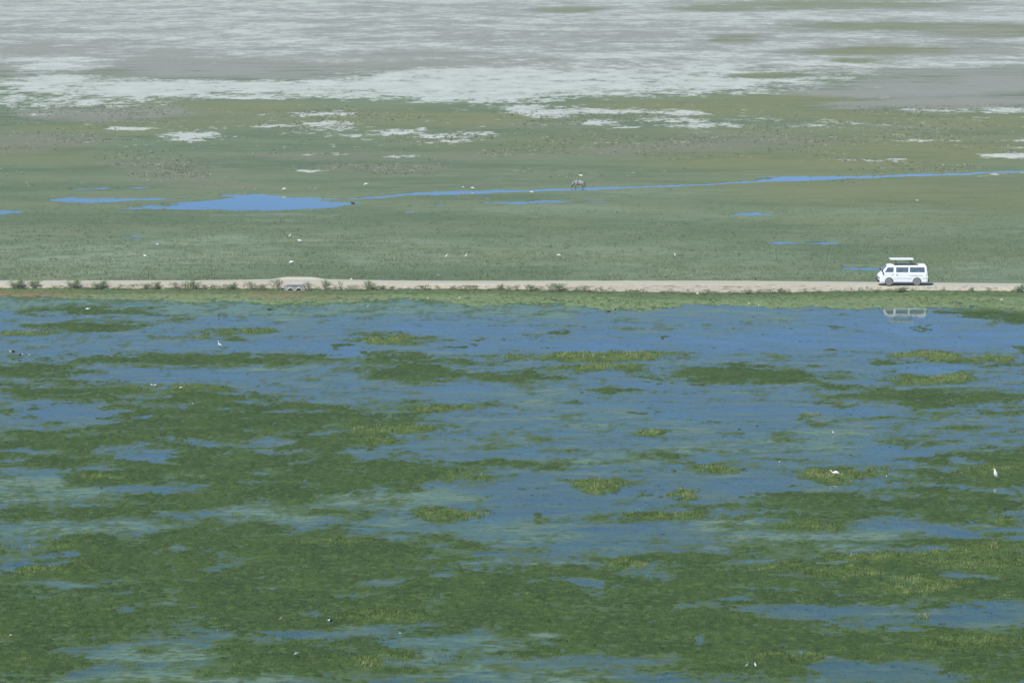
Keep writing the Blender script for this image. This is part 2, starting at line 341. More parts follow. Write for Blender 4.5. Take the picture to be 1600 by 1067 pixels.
SALT = [  # white soda crust beyond
    (950, 128, 480, 30, .95), (620, 140, 330, 20, .95), (230, 138, 330, 18, .95), (100, 160, 200, 12, .8), (1350, 100, 320, 13, .85), (150, 25, 330, 30, .75), (450, 40, 260, 12, .8), (900, 28, 300, 10, .75), (1000, 88, 420, 12, .8), (1250, 128, 120, 12, .8), (60, 95, 160, 9, .95),
    (115, 104, 120, 13, 1), (60, 128, 120, 16, 1), (200, 142, 200, 16, .95), (350, 150, 180, 10, .8), (480, 136, 260, 13, 1), (700, 122, 330, 22, 1, -.04), (760, 150, 180, 14, .95), (830, 172, 60, 10, .9), (870, 182, 45, 8, .85), (930, 176, 90, 6, .9), (1040, 178, 60, 6, .8), (1000, 110, 400, 22, .85), (1150, 120, 260, 18, .8), (1250, 95, 300, 12, .75), (1480, 88, 160, 10, .8), (1550, 100, 120, 8, .7), (500, 85, 360, 20, .62), (300, 30, 420, 30, .65), (100, 20, 220, 25, .7), (700, 30, 300, 30, .55), (1000, 35, 250, 14, .7), (1150, 42, 220, 16, .7), (1080, 85, 220, 14, .75), (1450, 30, 160, 10, .45), (800, -60, 1500, 70, .55), (30, 165, 90, 10, .6), (60, 182, 60, 5, .6),
    (190, 203, 40, 4, .95), (290, 214, 50, 9, .9), (320, 222, 22, 4, .8), (480, 180, 60, 6, .8), (520, 196, 60, 7, .8), (430, 198, 50, 3, .8), (630, 204, 50, 5, .75), (560, 208, 40, 3, .7), (730, 212, 70, 5, .75), (700, 220, 60, 3, .7), (540, 236, 25, 2.5, .8), (640, 244, 30, 2.5, .8), (560, 228, 20, 2, .6), (490, 266, 30, 2.5, .6), (950, 196, 50, 6, .8), (990, 204, 40, 3, .7), (1060, 190, 60, 8, .7), (1100, 200, 80, 5, .7), (1180, 188, 80, 6, .5), (1330, 193, 70, 7, .6), (1270, 198, 70, 4, .5), (1390, 153, 18, 3.5, 1), (1500, 172, 80, 5, .7), (1575, 172, 50, 7, .85), (1430, 218, 60, 2, .65), (1550, 216, 70, 2, .6), (1570, 226, 60, 6, .5), (1575, 245, 50, 7, .85), (1350, 252, 50, 2.5, .75), (1400, 250, 30, 2, .6), (1345, 266, 25, 1.5, .5), (1545, 275, 30, 1.2, .5), (100, 224, 60, 4, .45), (40, 218, 60, 6, .35), (210, 228, 40, 3, .4), (250, 258, 60, 5, .3), (300, 275, 60, 7, .36), (360, 290, 30, 3, .3), (300, 263, 40, 5, .3), (850, 240, 40, 2, .3), (940, 243, 25, 2, .35), (1210, 240, 60, 5, .25), (100, 326, 15, 1, .55)]
BROWN = [(100, 78, 160, 14, .9), (330, 110, 200, 12, .9), (450, 122, 200, 6, .7), (40, 50, 160, 12, .5), (130, 182, 150, 12, .9), (230, 175, 120, 8, .8), (20, 120, 30, 6, .7), (800, 60, 260, 12, .9), (950, 55, 120, 9, .9), (600, 40, 200, 16, .5), (700, 15, 240, 12, .6), (1300, 140, 120, 12, .7), (1450, 140, 190, 24, .8), (1500, 160, 160, 12, .9), (1350, 165, 100, 8, .8), (1560, 130, 120, 20, .9), (1250, 60, 200, 10, .55), (1120, 70, 60, 9, .6), (1500, 50, 140, 14, .5), (280, 262, 160, 20, .6), (350, 288, 120, 8, .6), (620, 262, 120, 12, .75), (540, 240, 140, 12, .5), (780, 240, 160, 12, .5), (980, 238, 140, 10, .75), (1100, 235, 120, 12, .8), (1180, 222, 140, 14, .7), (1300, 225, 80, 8, .5), (60, 225, 110, 10, .8), (30, 235, 80, 8, .7), (860, 195, 140, 10, .35), (700, 285, 120, 6, .4), (880, 280, 100, 5, .4), (1100, 55, 400, 20, .3), (1400, 200, 160, 8, .4), (950, 290, 40, 2, .7)]
OLIVE = [(330, 172, 150, 12, .9), (130, 205, 150, 8, .8), (300, 195, 200, 8, .6), (600, 185, 200, 14, .8), (760, 190, 140, 12, .9), (1100, 170, 200, 16, .9), (1250, 160, 160, 14, .9), (1350, 182, 200, 9, .9), (1500, 190, 200, 14, .9), (1300, 210, 300, 10, .7), (1450, 235, 260, 24, .9), (1250, 255, 260, 20, .8), (890, 16, 60, 5, 1), (1120, 14, 90, 6, .8), (1300, 8, 260, 10, .8), (1400, 42, 220, 9, .8), (1540, 48, 120, 12, .9), (1390, 80, 130, 8, .9), (1360, 97, 40, 6, .8), (1145, 63, 28, 5, 1), (1200, 118, 70, 4, .9), (1150, 57, 50, 4, .6), (1500, 75, 150, 8, .4), (1400, 300, 300, 30, .6), (1350, 340, 200, 20, .45), (900, 225, 300, 20, .4), (60, 245, 140, 14, .5), (1550, 320, 160, 24, .5), (1240, 255, 60, 8, .8), (970, 405, 60, 5, .8), (780, 400, 50, 7, .5), (860, 345, 40, 6, .6), (500, 385, 60, 8, .4), (650, 390, 60, 9, .4), (1500, 400, 120, 20, .3), (20, 430, 60, 6, .6)]
PALE = [(100, 400, 220, 18, .9), (330, 385, 140, 10, .8), (300, 410, 160, 20, .8), (430, 400, 60, 14, .6), (60, 425, 150, 8, .7), (650, 410, 160, 18, .45), (600, 385, 200, 8, .6), (800, 380, 150, 9, .5), (940, 395, 200, 18, .5), (1150, 400, 120, 14, .45), (1200, 425, 200, 9, .5), (1300, 335, 160, 12, .4), (1500, 365, 160, 9, .35), (1540, 425, 140, 14, .45), (450, 345, 120, 10, .4), (820, 330, 140, 10, .4), (1020, 305, 140, 8, .4), (1000, 425, 140, 12, .5), (1050, 340, 120, 8, .4)]

# ---------------------------------------------------------------- materials of the setting
def ground_material():
    m = NT("marsh_ground")
    g = m.n("NewGeometry").outputs["Position"]
    sx = m.n("SeparateXYZ"); m.set(sx.inputs[0], g)
    z = sx.outputs[2]
    p = m.pos()
    pf = m.pos((0.5, 1.0, 1.0))
    n1 = m.noise(p, 0.25, 5, .6)
    n2 = m.noise(p, 1.7, 4, .65, 31)
    n3 = m.noise(p, 6.0, 3, .6, 71)
    # plants of the near marsh
    c = m.mix(m.step(n1, .35, .65), (.034, .068, .022), (.050, .090, .026))
    c = m.mix(m.math('MULTIPLY', m.step(n2, .46, .70), .75), c, (.090, .140, .042))
    c = m.mix(m.math('MULTIPLY', m.step(n3, .50, .75), .5), c, (.026, .052, .024))
    br = m.math('MULTIPLY', m.attr("bright"), m.step(n2, .30, .60))
    c = m.mix(br, c, (.110, .165, .048))
    c = m.mix(m.math('MULTIPLY', m.attr('bank'), m.step(n2, .22, .55)), c, (.175, .235, .115))
    c = m.mix(m.math('MULTIPLY', m.attr("red"), m.step(n2, .35, .6)), c, (.25, .135, .085))
    # drowned mud and weed
    mud = m.mix(m.step(n1, .35, .65), (.080, .130, .085), (.105, .155, .090))
    mud = m.mix(m.attr("film"), mud, (.110, .195, .140))
    c = m.mix(m.step(z, -.018, .012), mud, c)
    # grassland beyond the causeway
    q1 = m.noise(pf, .045, 6, .62, 5)
    q2 = m.noise(pf, .30, 5, .65, 17)
    q3 = m.noise(pf, 1.3, 4, .6, 47)
    f = m.mix(m.step(q1, .38, .62), (.100, .148, .082), (.145, .190, .108))
    f = m.mix(m.math('MULTIPLY', m.step(q2, .46, .70), .6), f, (.170, .205, .125))
    f = m.mix(m.math('MULTIPLY', m.step(q3, .50, .72), .45), f, (.082, .122, .072))
    f = m.mix(m.math('MULTIPLY', m.attr("olive"), m.step(q2, .25, .55)), f, (.172, .188, .082))
    f = m.mix(m.math('MULTIPLY', m.attr("pale"), m.step(q2, .28, .62)), f, (.225, .285, .20))
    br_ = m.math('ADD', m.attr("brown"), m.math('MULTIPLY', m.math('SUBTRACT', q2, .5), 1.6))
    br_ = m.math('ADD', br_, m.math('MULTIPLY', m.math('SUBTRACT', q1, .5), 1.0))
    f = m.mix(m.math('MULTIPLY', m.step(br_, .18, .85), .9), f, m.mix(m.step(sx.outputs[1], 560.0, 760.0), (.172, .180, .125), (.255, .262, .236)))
    # soda crust, broken up by streaks
    s1 = m.noise(m.pos((2.1, .9, 1)), .075, 6, .66, 91)
    s2 = m.noise(m.pos((1.6, .8, 1)), .42, 5, .70, 13)
    s0 = m.noise(m.pos((1.9, 1, 1)), .020, 6, .62, 23)
    away = m.step(sx.outputs[1], 620.0, 950.0)
    sb = m.math('SUBTRACT', m.math('MULTIPLY', m.attr("salt"), 1.25), .20)
    sv = m.math('ADD', sb, m.math('MULTIPLY', m.math('SUBTRACT', s1, .5), m.math('SUBTRACT', 1.9, m.math('MULTIPLY', away, .5))))
    sv = m.math('ADD', sv, m.math('MULTIPLY', m.math('SUBTRACT', s0, .5), m.math('ADD', .6, m.math('MULTIPLY', away, 1.0))))
    sv = m.math('ADD', sv, m.math('MULTIPLY', m.math('SUBTRACT', s2, .5), m.math('SUBTRACT', 2.8, m.math('MULTIPLY', away, 1.7))))
    hi = m.math('ADD', .72, m.math('MULTIPLY', away, .33))
    crust = m.mix(m.step(s1, .3, .7), (.39, .425, .385), (.48, .515, .47))
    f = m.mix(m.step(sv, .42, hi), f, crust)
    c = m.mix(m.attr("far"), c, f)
    b = m.n("Bump")
    b.inputs["Strength"].default_value = .6
    b.inputs["Distance"].default_value = .12
    m.set(b.inputs["Height"], m.math('ADD', n2, m.math('MULTIPLY', n3, .5)))
    return m.done(m.principled(c, 1.0, Normal=b.outputs[0], **{'Specular IOR Level': .08}).outputs[0])

def water_material():
    m = NT("marsh_water")
    p = m.pos()
    w1 = m.noise(m.pos((1, .6, 1)), 2.2, 3, .5)
    b = m.n("Bump")
    b.inputs["Strength"].default_value = 1.0
    b.inputs["Distance"].default_value = .004
    m.set(b.inputs["Height"], w1)
    fr = m.n("Fresnel")
    fr.inputs["IOR"].default_value = 1.333
    m.set(fr.inputs["Normal"], b.outputs[0])
    tr = m.n("BsdfTransparent")
    tr.inputs[0].default_value = (.72, .88, .82, 1)
    gl = m.n("BsdfGlossy")
    gl.inputs["Roughness"].default_value = .008
    m.set(gl.inputs["Normal"], b.outputs[0])
    # algae film floating on the surface
    n1 = m.noise(m.pos((.55, 1, 1)), .35, 6, .62, 9)
    n2 = m.noise(m.pos((.6, 1, 1)), 2.5, 4, .65, 41)
    film = m.math('MULTIPLY', m.math('ADD', m.attr("film"), m.math('MULTIPLY', m.math('SUBTRACT', n1, .5), 2.6)), .85, clamp=True)
    film = m.math('MULTIPLY', film, m.step(n2, .1, .6))
    col = m.mix(m.step(n1, .35, .7), (.115, .205, .150), (.145, .210, .130))
    df = m.n("BsdfDiffuse")
    m.set(df.inputs[0], col)
    # wisps of dark weed reaching the surface where it is shallow
    nf = m.noise(m.pos((.45, 1, 1)), 1.1, 7, .68, 77)
    ng = m.noise(m.pos((.5, 1, 1)), .16, 3, .5, 57)
    weed = m.math('ADD', m.math('MULTIPLY', m.attr("shallow"), .85), m.math('MULTIPLY', m.math('SUBTRACT', nf, .5), 1.9))
    weed = m.math('ADD', weed, m.math('MULTIPLY', m.math('SUBTRACT', ng, .5), .8))
    weed = m.math('ADD', weed, m.math('MULTIPLY', m.attr("film"), .17))
    weed = m.math('MULTIPLY', m.step(weed, .44, .96), m.attr("marsh"))
    wcol = m.mix(m.step(n2, .35, .65), (.046, .086, .028), (.085, .132, .040))
    wcol = m.mix(m.attr("shallow"), (.105, .160, .085), wcol)
    col = m.mix(weed, col, wcol)
    film = m.math('MAXIMUM', film, weed)
    df.inputs[0].default_value = (0, 0, 0, 1)
    m.set(df.inputs[0], col)
    body = m.n("MixShader"); m.set(body.inputs[0], film)
    m.set(body.inputs[1], tr.outputs[0]); m.set(body.inputs[2], df.outputs[0])
    sh = m.n("MixShader")
    m.set(sh.inputs[0], m.math('MULTIPLY', fr.outputs[0], m.math('SUBTRACT', 1.0, m.math('MULTIPLY', film, .86))))
    m.set(sh.inputs[1], body.outputs[0]); m.set(sh.inputs[2], gl.outputs[0])
    return m.done(sh.outputs[0])

def road_material():
    m = NT("dirt_road")
    g = m.n("NewGeometry").outputs["Position"]
    p = m.pos()
    n1 = m.noise(m.pos((.25, 1, 1)), .8, 5, .6)
    n2 = m.noise(p, 3.0, 5, .65, 7)
    n3 = m.noise(p, 1.1, 4, .7, 27)
    c = m.mix(m.step(n1, .3, .7), (.41, .395, .32), (.49, .475, .395))
    c = m.mix(m.math('MULTIPLY', m.step(n2, .5, .75), .4), c, (.38, .37, .32))
    sl = m.mix(m.step(n2, .35, .65), (.38, .34, .26), (.47, .43, .34))
    sl = m.mix(m.math('MULTIPLY', m.step(n3, .53, .62), .8), sl, (.13, .13, .065))
    c = m.mix(m.math('MULTIPLY', m.attr("rut"), m.math('ADD', .25, m.math('MULTIPLY', n1, .5))), c, (.36, .34, .28))
    c = m.mix(m.attr("slope"), c, sl)
    c = m.mix(m.math('MULTIPLY', m.step(m.math('ADD', m.attr("toe"), m.math('MULTIPLY', m.math('SUBTRACT', n3, .5), 1.4)), .4, .6), .95), c, (.070, .110, .055))
    b = m.n("Bump"); b.inputs["Strength"].default_value = .5; b.inputs["Distance"].default_value = .06
    m.set(b.inputs["Height"], n2)
    return m.done(m.principled(c, 1.0, Normal=b.outputs[0], **{'Specular IOR Level': .08}).outputs[0])

def grass_material(name, lo, hi, dry, thin=.35, side=.35):
    m = NT(name)
    t = m.attr("tint")
    c = m.mix(m.step(t, 0, .7), lo, hi)
    c = m.mix(m.step(t, .72, 1.0), c, dry)
    # soft thin blades shade like the sward they stand in: normals turned mostly upward
    up = m.n("VectorMath", operation='MULTIPLY_ADD')
    m.set(up.inputs[0], m.n("NewGeometry").outputs["Normal"])
    up.inputs[1].default_value = (side, side, side); up.inputs[2].default_value = (0, 0, 1)
    nn = m.n("VectorMath", operation='NORMALIZE'); m.set(nn.inputs[0], up.outputs[0])
    d = m.n("BsdfDiffuse"); m.set(d.inputs[0], c)
    m.set(d.inputs["Normal"], nn.outputs[0])
    tl = m.n("BsdfTranslucent"); m.set(tl.inputs[0], c)
    x = m.n("MixShader"); x.inputs[0].default_value = thin
    m.set(x.inputs[1], d.outputs[0]); m.set(x.inputs[2], tl.outputs[0])
    return m.done(x.outputs[0])

# ---------------------------------------------------------------- the ground sheet
def fields(X, Y):
    """height and material weights of the marsh and the plain at world points"""
    yf, yt = road_lines(X)
    near = Y < yt + 1.0
    far = Y > yf - .5
    px0, py0 = to_px(X, Y)
    ax = fbm(X * .22, Y * .16, 4, 1); ay = fbm(X * .22, Y * .16, 4, 2)
    bx = fbm(X * .02, Y * .012, 3, 5); by = fbm(X * .02, Y * .012, 3, 6)
    px, py = to_px(X + 2.6 * ax, Y + np.where(near, 2.6, 1.0) * ay)
    fx, fy = to_px(X + 9 * bx + 3 * ax, np.maximum(Y + 16 * by + 2 * ay, 60))
    n = fbm(X * .36, Y * .36, 6, 8, .6)
    n2 = fbm(X * 2.3, Y * 1.8, 4, 9)
    V = blobs(MATS, px, py, (1.6, .35)) * (1 - blobs(HOLES, px, py, (1.4, .5)))
    bk = poly(BANK, px) + 11 * fbm(X * .13, Y * 0 + 5, 4, 31) - 2
    V = np.maximum(V, sstep(bk + 3, bk - 5, py))
    V = np.where(py0 > 1350, .75, V)
    hn = ((V - .5) * .20 + .27 * n + .15 * n2 - .02) * .7
    hn = np.where(py0 < bk - 8, np.maximum(hn, .03 + .04 * (n2 + .5)), hn)
    qx, qy = to_px(X + 1.5 * ax, Y + .9 * ay)
    P = band(POOLS, qx, qy)
    hf = .10 + .10 * fbm(X * .3, Y * .3, 5, 11) + .05 * n2 - P * .27
    hf = hf + (P > .05) * (P < .95) * .10 * np.clip(fbm(X * 1.1, Y * 1.1, 3, 12), -.6, .6)
    h = np.where(far, hf, np.where(near, hn, .0))
    fw = far.astype(float)
    z0 = np.zeros_like(X)
    OL = np.where(far, blobs(OLIVE, fx, fy, (1.5, .3)), z0)
    BR = np.where(far, blobs(BROWN, fx, fy, (1.5, .3)), z0)
    a = dict(
        far=fw,
        bright=np.where(near, np.maximum(blobs(BRIGHT, px, py), .25 * sstep(bk + 2, bk - 6, py)), z0),
        bank=np.where(near, sstep(bk + 6, bk - 3, py) * (1 - sstep(.95, .5, (py - poly(TOE, px)) / 12.0) * .55), z0),
        red=np.where(near, blobs(RED, px, py), z0),
        film=np.where(near, blobs(FILM, px, py), z0),
        salt=np.where(far, np.maximum(blobs(SALT, fx, fy, (1.8, .1)), .78 * sstep(150, 60, fy) + .20 * sstep(265, 215, fy) * sstep(140, 185, fy)) - np.where(fy < 165, .45 * OL + .24 * BR, .15 * BR), z0),
        brown=np.where(far, np.maximum(BR, 1.0 * sstep(165, 70, fy) * (1 - .9 * OL)), z0),
        olive=OL,
        pale=np.where(far, blobs(PALE, fx, fy, (1.6, .2)), z0))
    return h, V, a

def build_ground():
    rows = []
    rows += list(np.arange(1400, 445, -1.25))          # near marsh
    rows += list(np.arange(445, 250, -0.7))            # grassland with the stream
    rows += list(np.arange(250, -60, -1.25))           # soda flats
    ys = list(at(np.full(len(rows), 800.0), np.array(rows))[1])
    ys = [-150, -50, 20, 70, 95, 115] + ys + [3800, 4600, 5600]
    ys = np.array(ys)
    ys = ys[np.concatenate([[True], np.diff(ys) > 0])]
    cols = np.concatenate([[-9000, -5000, -3000, -2000, -1400, -1000, -700], np.arange(-450, 2051, 1.9), [2300, 2600, 3000, 3700, 4700, 6700, 10700]])
    u = (cols - CX) / F
    Yg, U = np.meshgrid(ys, u, indexing='ij')
    D = np.maximum(Yg * cp + H * sp, 140.0)
    X = np.clip(U * D, -5600, 5600)
    nr, nc = X.shape
    h, V, a = fields(X.ravel(), Yg.ravel())
    V3 = np.stack([X.ravel(), Yg.ravel(), h], 1)
    o = grid_mesh("ground", V3, nr, nc, ground_material(), a)
    tag(o, "flat green marsh and grey white soda plain reaching into the haze", "ground", kind='structure')
    return o

build_ground()

def build_water():
    rows = np.arange(1400, 440, -2.6)
    ys = at(np.full(len(rows), 800.0), rows)[1]
    ys = np.concatenate([[60, 90, 110], ys, [360, 420, 500, 620]])
    cols = np.concatenate([[-3000, -1500, -900], np.arange(-450, 2051, 4.0), [2500, 3200, 4700]])
    Yg, U = np.meshgrid(ys, (cols - CX) / F, indexing='ij')
    D = np.maximum(Yg * cp + H * sp, 140.0)
    X = U * D
    x, y = X.ravel(), Yg.ravel()
    ax = fbm(x * .22, y * .16, 4, 1); ay = fbm(x * .22, y * .16, 4, 2)
    px, py = to_px(x + 2.6 * ax, y + 2.6 * ay)
    film = np.maximum(1.3 * blobs(FILM, px, py, (1.6, .3)), .60) - .6 * blobs(CLEAR, px, py, (1.5, .4))
    hh, _, _ = fields(x, y)
    bk = poly(BANK, px)
    film = np.maximum(film, np.where(px < 900, 1.25, np.where(px < 1250, .8, .5)) * sstep(bk + 36, bk + 8, py))
    clr = blobs(CLEAR, px, py, (1.5, .4))
    shal = sstep(-.17, .01, hh) * (1 - .6 * clr) - .35 * clr
    yf, yt = road_lines(x)
    film = np.where(y > yt, -1.0, film)
    o = grid_mesh("water", np.stack([x, y, np.zeros_like(x)], 1), X.shape[0], X.shape[1], water_material(), dict(film=film, shallow=shal, marsh=(y < yt).astype(float)))
    tag(o, "shallow blue marsh water with green film below the causeway", "water", kind='structure')

build_water()

def build_road():
    xs = np.arange(-150, 150.01, .25)
    yf, yt = road_lines(xs)
    n = len(xs)
    px = CX + F * xs / ROAD_D
    hump = sstep(418, 447, px) * sstep(512, 484, px)            # raised slab over the culvert
    wob = .22 * fbm(xs * .6, xs * 0 + 3, 4, 21)
    yn = yf - 3.7 + .25 * fbm(xs * .12, xs * 0, 3, 22)
    yn = np.maximum(yn, yt + .7)
    prof = []   # (y, z, slope, toe)
    def row(y, z, s, t):
        prof.append((y, z, np.full(n, s) if np.isscalar(s) else s, np.full(n, t) if np.isscalar(t) else t))
    row(yf + 1.5, np.full(n, -.15), 1, 1)
    row(yf + .7, np.full(n, .16), 1, .6)
    row(yf + .12 + wob, ROAD_Z - .05 + .20 * hump, .3, 0)
    row(yf - .05 + wob, ROAD_Z + .0 + .22 * hump, 0, 0)
    row(yf - .5 + wob, ROAD_Z + .03 + .22 * hump, 0, 0)
    row(yf - .9, ROAD_Z + .03 + .05 * hump, 0, 0)
    for k in (.35, .5, .65, .8):
        row(yf + (yn - yf) * k, ROAD_Z + .04 - .025 * np.abs(np.sin(k * 9)) + .012 * fbm(xs * .7, xs * 0 + k * 40, 3, 23), 0, 0)
    row(yn + .15, np.full(n, ROAD_Z + .02), .15, 0)
    row(yn, ROAD_Z - .02 + wob * .2, .6, 0)
    for k in (.2, .4, .6, .8):
        row(yn + (yt - yn) * k + wob, ROAD_Z + (.10 - ROAD_Z) * k + .05 * fbm(xs * .9, xs * 0 + 9 * k, 4, 25), 1, max(0, k - .3))
    row(yt, np.full(n, .10), 1, .9)
    row(yt - .9, np.full(n, -.12), 1, 1.3)
    nr = len(prof)
    V = np.stack([np.stack([xs, p[0], p[1] * np.ones(n)], 1) for p in prof])[::-1]
    rut = np.zeros((nr, n)); rut[[6, 8]] = 1.0
    a = dict(rut=rut[::-1], slope=np.stack([p[2] for p in prof])[::-1], toe=np.stack([p[3] for p in prof])[::-1])
    o = grid_mesh("road", V.reshape(-1, 3), nr, n, road_material(), a)
    tag(o, "pale dirt road on a low causeway across the marsh", "road", kind='structure')

build_road()

# ---------------------------------------------------------------- grass: blades rooted on the plants' ground (one mass, nobody could count it)
def build_grass(name, px, py, hgt, nb, wid, spread, tint, mat, label):
    X, Y, _ = at(px, py)
    h, V, a = fields(X, Y)
    yf, yt = road_lines(X)
    return X, Y, h, V, a, yf, yt

def blades(name, X, Y, Z, hgt, nb, wid, spread, tint, mat, label):
    n = len(X)
    i = np.repeat(np.arange(n), nb)
    k = len(i)
    ang = rng.uniform(0, 2 * np.pi, k); rad = spread[i] * np.sqrt(rng.uniform(0, 1, k))
    bx = X[i] + np.cos(ang) * rad; by = Y[i] + np.sin(ang) * rad
    hh = hgt[i] * rng.uniform(.5, 1.1, k)
    t2 = rng.uniform(0, 2 * np.pi, k)
    w = wid[i] * rng.uniform(.6, 1.2, k)
    lean = hh * rng.uniform(.1, .7, k); t3 = rng.uniform(0, 2 * np.pi, k)
    v = np.empty((k, 3, 3), np.float32)
    v[:, 0] = np.stack([bx - np.cos(t2) * w, by - np.sin(t2) * w, Z[i] - .03], 1)
    v[:, 1] = np.stack([bx + np.cos(t2) * w, by + np.sin(t2) * w, Z[i] - .03], 1)
    v[:, 2] = np.stack([bx + np.cos(t3) * lean, by + np.sin(t3) * lean, Z[i] + hh], 1)
    me = bpy.data.meshes.new(name)
    me.vertices.add(k * 3); me.vertices.foreach_set("co", v.ravel())
    me.loops.add(k * 3); me.loops.foreach_set("vertex_index", np.arange(k * 3, dtype=np.int32))
    me.polygons.add(k); me.polygons.foreach_set("loop_start", np.arange(k, dtype=np.int32) * 3)
    me.update(calc_edges=True)
    at_ = me.attributes.new("tint", 'FLOAT', 'POINT')
    tt = np.clip(tint[i] + rng.normal(0, .12, k), 0, 1)
    at_.data.foreach_set("value", np.repeat(tt, 3).astype(np.float32))
    me.materials.append(mat)
    o = bpy.data.objects.new(name, me); COL.objects.link(o)
    return tag(o, label, "grass", kind='stuff')

def near_grass():
    n = 120000
    px = rng.uniform(-120, 1720, n); py = 456 + (1120 - 456) * rng.uniform(0, 1, n)
    X, Y, _ = at(px, py)
    h, V, a = fields(X, Y)
    yf, yt = road_lines(X)
    br = a['bright']
    keep = (Y < yt + .2) & (rng.uniform(0, 1, n) > 1.2 * a['red']) & (rng.uniform(0, 1, n) < np.clip(.40 + .9 * br, 0, 1) * (.10 * sstep(-.14, -.05, h) + .9 * sstep(-.04, .02, h)))
    h = np.maximum(h, -.02)
    X, Y, h, br = X[keep], Y[keep], h[keep], br[keep]
    m = len(X)
    patch = fbm(X * .5, Y * .4, 3, 61)
    hg = .045 + .06 * rng.uniform(0, 1, m) + .22 * br * rng.uniform(.4, 1, m)
    tint = np.clip(.18 + .55 * br + .5 * patch + .22 * rng.normal(0, 1, m), 0, 1)
    blades("marsh_grass", X, Y, h, hg, 9, np.full(m, .018) + .008 * br, np.full(m, .22), tint,
           grass_material("marsh_grass", (.034, .072, .022), (.125, .190, .052), (.30, .33, .15), .25, .75), "short green marsh plants covering the wet mats")

def far_grass():
    n = 60000
    px = rng.uniform(-120, 1720, n); py = 300 + (440 - 300) * np.sqrt(rng.uniform(0, 1, n))
    X, Y, _ = at(px, py)
    h, V, a = fields(X, Y)
    yf, yt = road_lines(X)
    keep = (h > .03) & (Y > yf + 1.2)
    X, Y, h, pale, ol = X[keep], Y[keep], h[keep], a['pale'][keep], a['olive'][keep]
    m = len(X)
    patch = fbm(X * .22, Y * .12, 4, 63)
    keep = rng.uniform(0, 1, m) < np.clip(.26 + 1.2 * patch + .25 * pale, .04, 1)
    X, Y, h, pale, patch = X[keep], Y[keep], h[keep], pale[keep], patch[keep]
    m = len(X)
    hg = .12 + .12 * rng.uniform(0, 1, m)
    tint = np.clip(.28 + .45 * pale + .5 * patch + .10 * rng.normal(0, 1, m), 0, 1)
    blades("meadow_grass", X, Y, h, hg, 8, np.full(m, .035), np.full(m, .45), tint,
           grass_material("meadow_grass", (.110, .170, .090), (.21, .275, .160), (.36, .40, .29), .2, .6), "rough grey green grass of the plain beyond the road")

def tussocks():
    n = 70000
    px = rng.uniform(-120, 1720, n); py = 165 + (298 - 165) * rng.uniform(0, 1, n)
    X, Y, _ = at(px, py)
    h, V, a = fields(X, Y)
    patch = fbm(X * .05, Y * .03, 4, 67)
    w = .30 * a['brown'] + .45 * a['salt'] * (a['salt'] < .75) + .08 * a['olive'] + .6 * patch - .10
    keep = (h > .02) & (rng.uniform(0, 1, n) < np.clip(w, .0, .8))
    X, Y, h = X[keep], Y[keep], h[keep]
    m = len(X)
    tint = np.clip(rng.uniform(-.2, 1.3, m), 0, 1)
    blades("tussock_grass", X, Y, h, rng.uniform(.10, .30, m), 6, np.full(m, .07), np.full(m, .30), tint,
           grass_material("tussock_grass", (.125, .140, .095), (.22, .235, .165), (.42, .44, .36), .2), "pale and dark grass tussocks scattered on the far plain")

def verge_grass():
    n = 5200
    px = np.where(rng.uniform(0, 1, n) < .7, rng.uniform(-100, 980, n), rng.uniform(980, 1720, n))
    X, _, _ = at(px, np.full(n, 454.0))
    yf, yt = road_lines(X)
    k = rng.uniform(0, 1, n) ** 2.2
    Y = yt - .35 + 1.5 * k
    Z = np.clip(.07 + .28 * (Y - yt), .02, .40)
    keep = rng.uniform(0, 1, n) < np.clip(.45 + 1.5 * fbm(X * .35, X * 0 + 8, 3, 71), .05, 1) * (np.abs(X + 20.2) > 1.2)
    X, Y, Z = X[keep], Y[keep], Z[keep]
    m = len(X)
    blades("verge_grass", X, Y, Z, rng.uniform(.08, .26, m), 9, np.full(m, .02), np.full(m, .20), np.clip(rng.uniform(-.2, 1.1, m), 0, 1),
           grass_material("verge_grass", (.075, .115, .045), (.15, .185, .08), (.27, .25, .15), .3, .6), "ragged green and dry grass along the foot of the road bank")

near_grass()
far_grass()
verge_grass()
tussocks()

# ---------------------------------------------------------------- haze
def build_haze():
    x0, x1, y0, y1, z0, z1 = -6000, 6000, -400, 6000, -1.4, 38.0
    v = [(x, y, z) for x in (x0, x1) for y in (y0, y1) for z in (z0, z1)]
    f = [(0, 1, 3, 2), (4, 6, 7, 5), (0, 4, 5, 1), (2, 3, 7, 6), (0, 2, 6, 4), (1, 5, 7, 3)]
    m = bpy.data.materials.new("haze")
    m.use_nodes = True
    t = m.node_tree; t.nodes.clear()
    out = t.nodes.new("ShaderNodeOutputMaterial")
    pv = t.nodes.new("ShaderNodeVolumePrincipled")
    pv.inputs["Color"].default_value = (.92, 1.0, .92, 1)
    pv.inputs["Density"].default_value = HAZE
    t.links.new(pv.outputs[0], out.inputs[1])
    o = mesh_obj("haze", v, f, m)
    tag(o, "thin pale haze lying over the whole plain", "haze", kind='stuff')
HAZE = 0.00017
build_haze()

# ================================================================ OBJECTS
def lin(c):
    return tuple(((x / 255 + .055) / 1.055) ** 2.4 if x > 10 else x / 255 / 12.92 for x in c)

def box_bm(bm, x0, x1, y0, y1, z0, z1):
    vs_ = [bm.verts.new((x, y, z)) for x in (x0, x1) for y in (y0, y1) for z in (z0, z1)]
    for f in ((0, 1, 3, 2), (4, 6, 7, 5), (0, 4, 5, 1), (2, 3, 7, 6), (0, 2, 6, 4), (1, 5, 7, 3)):
        bm.faces.new([vs_[i] for i in f])
    return vs_

